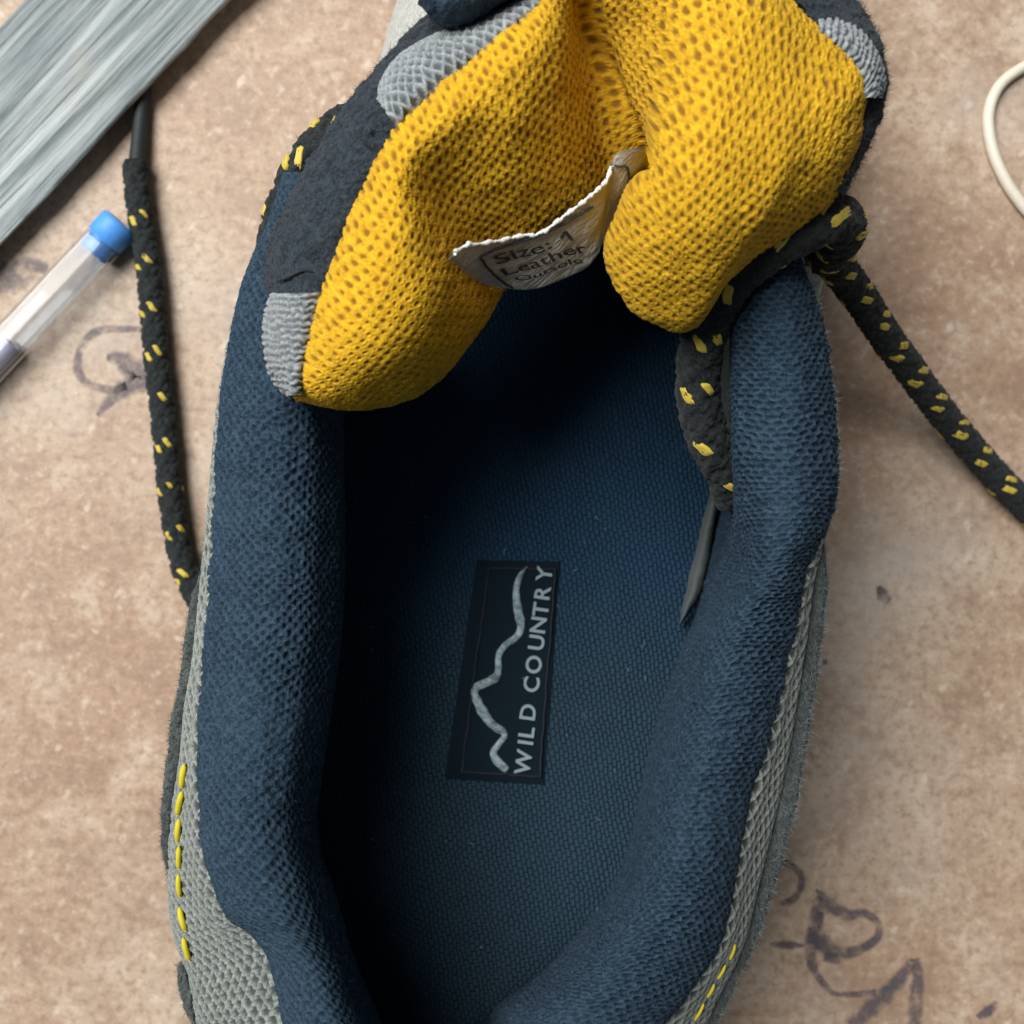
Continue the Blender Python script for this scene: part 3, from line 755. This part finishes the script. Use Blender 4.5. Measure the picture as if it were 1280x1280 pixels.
G, _ = resample_u(G, 760); G = np.swapaxes(resample_u(np.swapaxes(G, 0, 1), 680)[0], 0, 1)
Nn = normals(G)
if Nn[320, 250, 2] < 0: Nn = -Nn
# flattened cloth coordinates: plan position plus the drop of the surface
ca, sa = math.cos(math.radians(12)), math.sin(math.radians(12))
X, Y, Z = G[..., 0], G[..., 1], G[..., 2]
dv = np.linalg.norm(np.diff(G, axis=1), axis=2); bl = np.concatenate([np.zeros((G.shape[0], 1)), np.cumsum(dv, 1)], 1)
dg = np.diff(G, axis=0); ex = np.linalg.norm(dg, axis=2) - np.linalg.norm(dg[..., :2], axis=2)
ii_ = np.linspace(0, 1, len(ex)); ex = ex * np.exp(-((ii_ - .53) / .10) ** 4)[:, None]
ex = np.concatenate([np.zeros((1, G.shape[1])), np.cumsum(ex, 0)], 0)
for _ in range(3): ex = (np.roll(ex, 12, 1) + ex + np.roll(ex, -12, 1)) / 3
ex = ex - ex[len(ex) // 2]
a = X * ca + Y * sa + .8 * ex; b = -X * sa + Y * ca + .55 * (Z - 8)
fold = .05 * fbm(a * 1.0, b * 1.0, 70) + .03 * fbm(a * 2.6, b * 2.6, 71)
aw = a + .09 * fbm(a * 1.3, b * 1.3, 72) + .025 * fbm(a * 6, b * 6, 74); bw = b + .09 * fbm(a * 1.3, b * 1.3, 73) + .025 * fbm(a * 6, b * 6, 75)
x, y, r = hexcell(aw, bw, .156, .071, s=5)
stretch = sstep(1.8, 4.2, Y)                                  # pulled open towards the toe side
rad = np.sqrt((x / (.033 - .005 * stretch)) ** 2 + (y / (.030 + .024 * stretch)) ** 2) * (1 + .35 * (r - .5))
hole = 1 - sstep(.35, 1.10, rad)
glint = np.exp(-(((x - .006) / .013) ** 2 + ((y + .018) / .013) ** 2)) * (r > .25)
rr_ = np.sqrt(x * x + (y * 1.1) ** 2)
loops = np.cos(rr_ * 2 * math.pi / .039 + 3.0 * fbm(a * 7, b * 7, 82) + 1.2)          # yarn loops round each hole
twill = np.sin((aw * .8 + bw) * 2 * math.pi / .036 + 2.5 * fbm(a * 10, b * 10, 83))
small = (1 - sstep(.2, 1.0, np.sqrt(((np.abs(x) - .085) / .018) ** 2 + (y / .020) ** 2))) * .6
h = -.026 * hole + .018 * glint * hole - .006 * small + (.0050 * loops + .0042 * twill) * (1 - hole) + .007 * fbm(a * 30, b * 30, 81) + fold
hole = np.clip(hole + .5 * small + .16 * np.clip(-loops - .2, 0, 1), 0, 1)  # brown backing in the holes; yarn grooves get self-shading painted into the colour
cl = crom(np.array([(733, -40), (742, 30), (756, 85), (774, 140), (792, 200)], float), 60); gp = PX(G)
dl = np.min(np.hypot(gp[..., 0, None] - cl[:, 0], gp[..., 1, None] - cl[:, 1]), -1)
h -= .16 * np.exp(-(dl / 9.0) ** 2) + .10 * np.exp(-(dl / 26.0) ** 2)      # the pinched centre fold
# radiating tension folds near the top seam
h += .014 * np.sin(a * 9 + 2 * fbm(a * 1.2, b * 1.2, 90)) * stretch
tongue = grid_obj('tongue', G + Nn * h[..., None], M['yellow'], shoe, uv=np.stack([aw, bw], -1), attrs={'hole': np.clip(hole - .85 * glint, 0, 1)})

# slate suede outside of the tongue, left edge
def ribbon(name, outer, inner, zo, zi, m, parent, crest=.12, nu=260, nv=70, rough=.05, drop=1.2, sfreq=6, patt=None):
    rows = []
    for (o, i_) in zip(outer, inner):
        o = np.array(o, float); i_ = np.array(i_, float); d = i_ - o
        rows.append([P(*(o + d * .25), zo - drop), P(*(o + d * .04), zo - .30), P(*o, zo), P(*(o + d * .3), zo * .65 + zi * .35 + crest), P(*(o + d * .7), zo * .25 + zi * .75 + crest), P(*i_, zi), P(*(i_ + d * .05), zi - .4)])
    G = surf(rows, nu, nv); a, b = arclen(G); N = normals(G)
    if N[nu // 2, nv // 2, 2] < 0: N = -N
    h = rough * fbm(a * sfreq, b * sfreq, 41, 4) + rough * .45 * fbm(a * 20, b * 20, 43)
    at = None
    if patt is not None:
        hh, at = patt(a, b); h = h + hh
    G = G + N * h[..., None]
    return grid_obj(name, G, m, parent, uv=np.stack([a, b], -1), attrs=at), G, N
lo = [(337, 372), (333, 345), (336, 312), (346, 282), (364, 246), (386, 205), (410, 165), (434, 130), (462, 96), (492, 62), (524, 30), (560, -4), (600, -40)]
li = [(404, 372), (416, 345), (426, 320), (436, 296), (450, 262), (464, 232), (480, 200), (496, 168), (520, 138), (556, 106), (590, 82), (630, 50), (672, 15)]
ts, Gt, Nt = ribbon('suede_edge', lo, li, 6.95, 7.45, M['navy_suede'], tongue, .16)
n_ = 5200; iu = rng.integers(0, 259, n_); iv = rng.integers(10, 66, n_)
strands('suede_fibres', Gt[iu, iv], Nt[iu, iv] + rng.normal(0, .9, (n_, 3)), .045, .0030, M['fuzz_suede'], ts, .9)
# a needle hole and a folded seam on it
rod('needle_hole', [P(459, 158, 7.5), P(462, 163, 7.52), P(464, 168, 7.5)], .020, M['print'], ts)
rod('seam', [P(345, 352, 7.2), P(362, 346, 7.36), P(380, 338, 7.45), P(398, 342, 7.45), P(408, 346, 7.4)], .016, M['navy_suede'], ts, 20)
rod('seam', [P(452, 175, 7.5), P(466, 186, 7.5), P(478, 196, 7.48)], .014, M['navy_suede'], ts, 14)
ro = [(1010, -40), (1050, -15), (1080, 15), (1098, 50), (1107, 90), (1106, 122), (1097, 152), (1082, 186), (1064, 222), (1052, 244)]
ri = [(960, -28), (1000, 10), (1030, 38), (1056, 66), (1070, 92), (1078, 118), (1076, 150), (1066, 180), (1054, 212), (1046, 240)]
ts2, Gt, Nt = ribbon('suede_edge', ro, ri, 7.2, 7.55, M['navy_suede'], tongue, .12)
n_ = 3600; iu = rng.integers(0, 259, n_); iv = rng.integers(6, 52, n_)
strands('suede_fibres', Gt[iu, iv], Nt[iu, iv] + rng.normal(0, .9, (n_, 3)), .055, .0030, M['fuzz_suede'], ts2, .9)

def netpat(a, b, p=.12, d=.05):
    a = a + .03 * fbm(a * 8, b * 8, 3); b = b + .03 * fbm(a * 8, b * 8, 4)
    p1 = np.abs(((a + b * .6) / p) % 1 - .5) * 2; p2 = np.abs(((a - b * .6) / p) % 1 - .5) * 2
    r = np.maximum(sstep(.35, .95, p1), sstep(.35, .95, p2)); return d * r, {'hole': (1 - r) * .9}
def cordpat(a, b):
    w = a + .012 * np.sin(b * 60) + .05 * fbm(a * 7, b * 7, 3); p = np.abs((w / .075) % 1 - .5) * 2; r = 1 - sstep(.3, 1.0, p); q = .5 + .5 * np.sin(b * 70 + np.floor(w / .075) * 3.1)
    r = r * (.6 + .4 * q); return .05 * r, {'hole': (1 - r) * .8}
# webbing tabs along the tongue edge
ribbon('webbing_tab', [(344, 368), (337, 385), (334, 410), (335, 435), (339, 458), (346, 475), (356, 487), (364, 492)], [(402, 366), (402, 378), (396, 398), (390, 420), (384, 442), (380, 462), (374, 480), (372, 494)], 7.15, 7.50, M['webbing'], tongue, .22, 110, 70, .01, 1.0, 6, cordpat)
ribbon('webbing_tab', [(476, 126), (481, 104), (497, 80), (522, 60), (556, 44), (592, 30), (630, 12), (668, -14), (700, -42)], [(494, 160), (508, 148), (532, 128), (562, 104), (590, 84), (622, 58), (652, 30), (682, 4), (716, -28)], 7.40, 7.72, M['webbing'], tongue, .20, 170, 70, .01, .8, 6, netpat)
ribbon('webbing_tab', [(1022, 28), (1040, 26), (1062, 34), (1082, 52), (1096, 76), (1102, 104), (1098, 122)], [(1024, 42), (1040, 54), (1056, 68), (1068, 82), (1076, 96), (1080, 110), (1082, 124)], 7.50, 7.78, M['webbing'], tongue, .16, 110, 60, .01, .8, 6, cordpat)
# navy pull loop folded over the top of the tongue edge
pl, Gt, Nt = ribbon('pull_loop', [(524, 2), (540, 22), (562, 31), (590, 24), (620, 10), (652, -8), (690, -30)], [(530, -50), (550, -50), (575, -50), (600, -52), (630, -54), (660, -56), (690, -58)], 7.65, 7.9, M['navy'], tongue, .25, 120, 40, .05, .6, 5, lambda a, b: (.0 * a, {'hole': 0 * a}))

# size label sewn into the valley
LT = [(562, 321), (586, 307), (621, 302), (651, 295), (676, 290), (703, 273), (728, 254), (744, 242), (756, 228), (764, 206), (772, 192), (806, 184)]
LB = [(564, 323), (582, 342), (600, 356), (638, 361), (662, 362), (682, 358), (704, 349), (730, 336), (746, 318), (754, 300), (775, 262), (812, 206)]
zt = [7.80, 7.55, 7.25, 7.05, 7.0, 7.05, 7.1, 7.1, 7.05, 7.0, 7.1, 7.35]
zb = [7.70, 7.20, 6.75, 6.45, 6.3, 6.3, 6.3, 6.3, 6.35, 6.4, 6.5, 6.7]
rows = [[P(t[0], t[1], z1), P(*(np.array(t) * .65 + np.array(b_) * .35), z1 * .62 + z2 * .38 + .05), P(*(np.array(t) * .3 + np.array(b_) * .7), z1 * .28 + z2 * .72 + .05), P(b_[0], b_[1], z2)] for t, b_, z1, z2 in zip(LT, LB, zt, zb)]
LG = surf(rows, 160, 40)
LGn = LG.copy(); a, b = arclen(LG); NL = normals(LG)
if NL[60, 20, 2] < 0: NL = -NL
LG = LG + NL * (.03 * fbm(a * 3, b * 3, 8))[..., None]
LG[:, 0] += np.stack([.012 * fbm(a[:, 0] * 9, a[:, 0] * 0, 5)] * 3, -1)
lab = grid_obj('size_label', np.concatenate([LG, (LG - NL * .025)[:, ::-1]], 1), M['label'], tongue)
# frayed white selvedge
C = LG[4:130, 0] + np.array([0, 0, .015]); C = C + rng.normal(0, .005, C.shape)
V, Q, uv = tube(C, .022 + .008 * np.sin(np.arange(len(C)) * .7), 8); link('selvedge', mesh_np('selvedge', V, Q, True, uv), plain('white_selvedge', (.82, .85, .86), .45, .4), tongue)
def on_label(u, v, lift=.03):
    u = np.clip(u, 0, 1) * (LG.shape[0] - 1); v = np.clip(v, 0, 1) * (LG.shape[1] - 1)
    i = np.clip(u.astype(int), 0, LG.shape[0] - 2); j = np.clip(v.astype(int), 0, LG.shape[1] - 2); f = (u - i)[:, None]; g = (v - j)[:, None]
    p = LG[i, j] * (1 - f) * (1 - g) + LG[i + 1, j] * f * (1 - g) + LG[i, j + 1] * (1 - f) * g + LG[i + 1, j + 1] * f * g
    return p + NL[i, j] * lift
# photo pixels -> label (u,v): find the nearest surface sample
LPX = PX(LG).reshape(-1, 2)
def label_uv(px, py):
    k = np.argmin((LPX[:, 0] - px) ** 2 + (LPX[:, 1] - py) ** 2); return (k // LG.shape[1]) / (LG.shape[0] - 1), (k % LG.shape[1]) / (LG.shape[1] - 1)
def label_text(txt, p0, p1, hpx):
    """text runs from p0 to p1 along the label, drawn flat on its curved face"""
    V, Fs = text_mesh(txt, 1.0, 0, .012)
    if txt == '1':      # stem with a long flag
        V = np.array([(.62, 0, 0), (1, 0, 0), (1, 1, 0), (.68, 1, 0), (.0, .62, 0), (.0, .42, 0), (.62, .70, 0)], float); Fs = [(0, 1, 2, 3, 6), (3, 4, 5, 6)]
    V = V - V.min(0); V[:, :2] /= V[:, :2].max(0)
    p0 = np.array(p0, float); p1 = np.array(p1, float); d = p1 - p0; nrm = np.array([d[1], -d[0]]) / np.linalg.norm(d)
    lean = d / np.linalg.norm(d) * -.25 * hpx
    pts = p0 + V[:, :1] * d + V[:, 1:2] * (nrm * hpx + lean)
    uvs = np.array([label_uv(x, y) for x, y in pts]); W = []
    # smooth lookup: least-squares affine from px to uv for this word
    A = np.c_[pts, np.ones(len(pts)), pts[:, 0] * pts[:, 1], pts[:, 0] ** 2]; co, *_ = np.linalg.lstsq(A, uvs, rcond=None); uvs = A @ co
    pyd('label_lettering', on_label(uvs[:, 0], uvs[:, 1]), Fs, M['print'], tongue)
label_text('Size:', (621, 329), (690, 309), 13)
label_text('1', (704, 303), (716, 298), 14)
label_text('Leather', (633, 344), (734, 311), 12)
label_text('Outsole', (646, 352), (728, 325), 8)
def label_line(pts, r=.014):
    pts = np.array(pts, float); d = np.concatenate([np.linspace(pts[i], pts[i + 1], 16)[:-1] for i in range(len(pts) - 1)] + [pts[-1:]])
    uvs = np.array([label_uv(x, y) for x, y in d])
    k = np.ones(5) / 5
    for c in (0, 1):
        e = np.concatenate([[uvs[0, c]] * 2, uvs[:, c], [uvs[-1, c]] * 2]); uvs[:, c] = np.convolve(e, k, 'valid')
    C = on_label(uvs[:, 0], uvs[:, 1], .022); V, Q, uv = tube(C, r, 6); link('label_border', mesh_np('label_border', V, Q, True, uv), M['print'], tongue)
label_line([(740, 256), (725, 266), (700, 281), (670, 294), (640, 304), (620, 310), (599, 320), (606, 331), (618, 343), (632, 354), (640, 358)])
label_line([(768, 206), (784, 207), (785, 222), (784, 236)], .012)

# ---- laces
LR = .225
def lace(pts, parent=shoe, R=LR, flat=1.0, fleck0=.3, pitch=.76, tilt0=0.0, fl=True, seed=1, fs=1.0):
    C0 = np.array([P(*p) for p in pts]); C, L = even(C0, int(np.linalg.norm(np.diff(C0, axis=0), axis=1).sum() / .028))
    C = C + np.stack([.02 * fbm(np.arange(len(C)) * .05, np.zeros(len(C)), 3 + k) for k in range(3)], -1)
    disp = lambda s, t: .040 * np.maximum(np.abs(np.sin(t * 4 + s * 15)) * (np.sin(t * 4 - s * 15) > 0), np.abs(np.sin(t * 4 - s * 15)) * (np.sin(t * 4 + s * 15) > 0)) - .012 + .014 * vnoise(s * 26 + 0 * t, t * 6 + 0 * s, 3)
    V, Q, uv = tube(C, R, 40, True, disp)
    o = link('lace', mesh_np('lace', V, Q, True, np.stack([uv[:, 0], uv[:, 1] * R], -1)), M['lace'], parent)
    T, Nf, B = frames(C); s = np.concatenate([[0], np.cumsum(np.linalg.norm(np.diff(C, axis=0), axis=1))])
    rr = random.Random(seed)
    if fl:
        q = fleck0; k = 0
        while q < L - .15:
            base = tilt0 + rr.uniform(-.25, .25)
            for j, dth in enumerate((-.42, .42, 2.2, 3.6)):
                if rr.random() < .10: continue
                dth += rr.uniform(-.15, .15)
                # centre angle: measured from straight up
                ln = rr.uniform(.17, .25) * fs; wd = rr.uniform(.10, .14) * fs; tw = -.55 * (1 if j % 2 == 0 else .8)
                m = 7; sv = np.linspace(-.5, .5, m) * ln + q + (.07 if j % 2 else -.03)
                i = np.clip(np.searchsorted(s, sv), 0, len(s) - 1)
                up = np.array([0, 0, 1.0])
                rows = []
                for kk in range(m):
                    f0 = Nf[i[kk]]; f1 = B[i[kk]]; th_up = math.atan2(np.dot(up, f1), np.dot(up, f0)); th0 = th_up + base + dth + (kk / (m - 1) - .5) * tw * ln / R * 1.0
                    ww = wd * math.sqrt(max(.30, 1 - (2 * kk / (m - 1) - 1) ** 8)); row = []
                    for c in (-.5, -.42, -.27, -.13, 0, .13, .27, .42, .5):
                        th = th0 + c * ww / R; hgt = R + .027 + .007 * math.cos(c * 2 * math.pi / .27) - (.035 if abs(c) == .5 else 0) - (.03 if kk in (0, m - 1) else 0)
                        row.append(C[i[kk]] + hgt * (math.cos(th) * f0 + math.sin(th) * f1))
                    rows.append(row)
                grid_obj('yellow_thread', np.array(rows), M['thread'], o, flip=True)
            q += pitch + rr.uniform(-.05, .05); k += 1
    n = int(L * 110); i = rng.integers(0, len(C), n); th = rng.uniform(0, 2 * math.pi, n)
    dr = np.cos(th)[:, None] * Nf[i] + np.sin(th)[:, None] * B[i]
    strands('lace_fibres', C[i] + dr * R, dr + rng.normal(0, .6, dr.shape), .085, .0026, M['fuzz_lace'], o, .9)
    return o
l1 = lace([(169, 203, .26), (174, 255, .26), (184, 325, .26), (191, 395, .26), (199, 475, .26), (207, 555, .26), (215, 625, .26), (225, 688, .26), (242, 738, .28), (275, 785, .35), (320, 820, .6)], R=.205, fs=.88, fleck0=1.0, pitch=.79, seed=4)
C, _ = even(np.array([P(181, 84, .16), P(179, 120, .16), P(175, 165, .18), (P(171, 206, .24))]), 24); V, Q, uv = tube(C, np.linspace(.12, .145, 24), 16)
link('aglet', mesh_np('aglet', V, Q, True, uv), M['aglet'], l1)
lace([(440, 150, 5.6), (405, 178, 5.75), (378, 212, 5.75), (360, 252, 5.65), (347, 292, 5.5), (345, 330, 5.3), (352, 380, 5.0)], fleck0=.35, pitch=.55, tilt0=.5, seed=9)
lace([(915, 620, 4.6), (910, 592, 5.0), (888, 552, 5.4), (873, 502, 5.7), (873, 452, 6.0), (886, 398, 6.35), (914, 350, 6.75), (958, 312, 7.0), (1008, 284, 7.05), (1040, 272, 6.85), (1054, 286, 6.35), (1044, 306, 5.7), (1032, 318, 4.9)], R=.255, fleck0=.55, pitch=.66, seed=12, fs=1.15)
lace([(1020, 290, 4.6), (1040, 322, 4.0), (1066, 360, 3.2), (1110, 424, 2.1), (1165, 500, 1.1), (1220, 566, .5), (1275, 626, .28), (1340, 690, .26), (1420, 760, .26)], R=.235, fleck0=.2, pitch=.80, seed=21, fs=1.15)

# ------------------------------------------------------------------ plank
A0 = P(0, 304, .46)[:2]; A1 = P(286, 0, .46)[:2]; dA = (A1 - A0) / np.linalg.norm(A1 - A0); nA = np.array([dA[1], -dA[0]])   # nA points to the camera axis
Wd = 2.62
prof = [(-Wd + .1, .0), (-Wd - .02, .12), (-Wd, .62), (-Wd + .08, .70), (-Wd * .75, .71), (-Wd * .5, .70), (-Wd * .25, .71), (-.10, .70), (.0, .64), (-.03, .52), (-.22, .28), (-.55, .06), (-.65, .0)]
pts2, _ = even(np.array([(x, z, 0) for x, z in [(x, z * .66) for x, z in prof]]), 110)
nu = 500; sL = np.linspace(-4.5, 14.5, nu)
mid = A0; G = np.zeros((nu, 110, 3))
edge = .05 * fbm(sL * .5, sL * 0, 13) + .03 * fbm(sL * 3, sL * 0, 14)
for j in range(110):
    off = pts2[j, 0] + edge * (1 if pts2[j, 0] > -1 else 0)
    G[:, j, :2] = mid + dA * sL[:, None] + nA * off[:, None]; G[:, j, 2] = pts2[j, 1]
a = sL[:, None] + 0 * G[..., 0]; b = np.cumsum(np.concatenate([np.zeros((nu, 1)), np.linalg.norm(np.diff(G, axis=1), axis=2)], 1), 1)
gr = fbm(a * .35, b * 7, 31, 4)
Nn = normals(G)
if Nn[250, 55, 2] < 0: Nn = -Nn
top = (G[..., 2] > .2)[..., None]
G = G + Nn * (.06 * gr)[..., None] * top
side = sstep(-.02, .05, pts2[:, 0] + .12 - (pts2[:, 1] - .20) * .35) * (pts2[:, 1] < .40)
side = np.broadcast_to(side[None], G.shape[:2])
V = G.reshape(-1, 3); Q = gridq(nu, 110)
capq = [[k, k + 1, 109 - k - 1, 109 - k] for k in range(0, 54)]; capr = [[(nu - 1) * 110 + i for i in q[::-1]] for q in capq]
bot = [[0, 109, (nu - 1) * 110 + 109, (nu - 1) * 110]]
Q = np.concatenate([Q, capq, capr, bot])
plank = link('wood_plank', mesh_np('wood_plank', V, Q, True, np.stack([a, b], -1).reshape(-1, 2), {'side': side}), M['wood'])
plank['label'] = 'grey-green weathered wooden plank with rough grain across the upper left corner'; plank['category'] = 'plank'

# ------------------------------------------------------------------ pen
pen = bpy.data.objects.new('ballpoint_pen', None); col.objects.link(pen)
pen['label'] = 'clear plastic ballpoint pen with blue end plug, below the wooden plank'; pen['category'] = 'pen'
R = .375
e1 = P(146, 284, R); e0 = P(4, 436, R); dp = (e1 - e0); dp[2] = 0; dp /= np.linalg.norm(dp); start = e0 - dp * 9.5
np_ = np.cross([0, 0, 1.0], dp)
def hexbar(name, t0, t1, r, m, parent, rnd=.03, sides=6, hollow=None):
    k = 5; ang = []
    for i in range(sides):
        for j in range(k): ang.append((i + (j / (k - 1) - .5) * .30 + .5) * 2 * math.pi / sides)
    ang = np.array(ang) + math.pi / 6; aa = ((ang - math.pi / 6) % (2 * math.pi / sides)) - math.pi / sides
    rad = r * np.cos(math.pi / sides) / np.cos(np.clip(np.abs(((ang - math.pi/6) % (2*math.pi/sides)) - math.pi/sides) * -1 + math.pi/sides, 0, .46))
    rad = np.minimum(rad, r)
    def ringat(c, rr): return c + rr[:, None] * (np.cos(ang)[:, None] * np_ + np.sin(ang)[:, None] * np.array([0, 0, 1.0]))
    rows = [ringat(start + dp * t0, rad * .97), ringat(start + dp * (t0 + .02), rad)]
    for t in np.linspace(t0 + .1, t1 - .1, 12): rows.append(ringat(start + dp * t, rad))
    rows += [ringat(start + dp * (t1 - .02), rad), ringat(start + dp * t1, rad * .95)]
    if hollow:
        for t in np.linspace(t1, t0, 8): rows.append(ringat(start + dp * t, np.full(len(ang), hollow)))
    V = np.concatenate(rows); n = len(ang); Q = gridq(len(rows), n, True)
    if not hollow:
        V = np.concatenate([V, [start + dp * t0], [start + dp * t1]]); kk = len(V) - 2; e = (len(rows) - 1) * n
        h_ = n // 2; c0 = [[(2 * i) % n, (2 * i + 1) % n, (2 * i + 2) % n, kk] for i in range(h_)]; c1 = [[e + (2 * i + 2) % n, e + (2 * i + 1) % n, e + (2 * i) % n, kk + 1] for i in range(h_)]
        Q = np.concatenate([Q, c0, c1])
    return link(name, mesh_np(name, V, Q, True), m, parent)
Lp = np.dot(e1 - start, dp)
hexbar('barrel', 1.2, Lp - .34, R, M['clear'], pen, hollow=.27)
C = np.array([start + dp * t for t in np.linspace(Lp - .62, Lp + .0, 10)]); V, Q, uv = tube(C, .265, 24); link('plug', mesh_np('plug', V, Q, True, uv), M['blue'], pen)
C = np.array([start + dp * t for t in (Lp - .33, Lp - .31, Lp - .1, Lp + .04, Lp + .09, Lp + .11)]); V, Q, uv = tube(C, np.array([.30, .335, .34, .34, .325, .27]), 32); link('end_cap', mesh_np('end_cap', V, Q, True, uv), M['blue'], pen)
C = np.array([start + dp * t for t in np.linspace(.6, 9.65, 30)]) - np.array([0, 0, .10]); V, Q, uv = tube(C, .155, 20); link('refill', mesh_np('refill', V, Q, True, uv), M['refill'], pen)
C = np.array([start + dp * t for t in (-.9, -.5, 0, .6, 1.2)]); V, Q, uv = tube(C, [.03, .10, .16, .24, .26], 18); link('tip', mesh_np('tip', V, Q, True, uv), M['blue'], pen)

# ------------------------------------------------------------------ cord at the right edge
C, _ = even(np.array([P(1480, 60, .105), P(1390, 52, .105), P(1320, 66, .105), P(1276, 86, .105), P(1249, 108, .105), P(1236, 140, .105), P(1238, 176, .105), P(1250, 212, .105), P(1270, 246, .105), P(1300, 280, .105), P(1360, 330, .105), P(1440, 370, .105)]), 160)
V, Q, uv = tube(C, .10, 18); cord = link('cord', mesh_np('cord', V, Q, True, uv), M['cord'])
cord['label'] = 'thin cream plastic cord curving on the table at the right edge'; cord['category'] = 'cord'
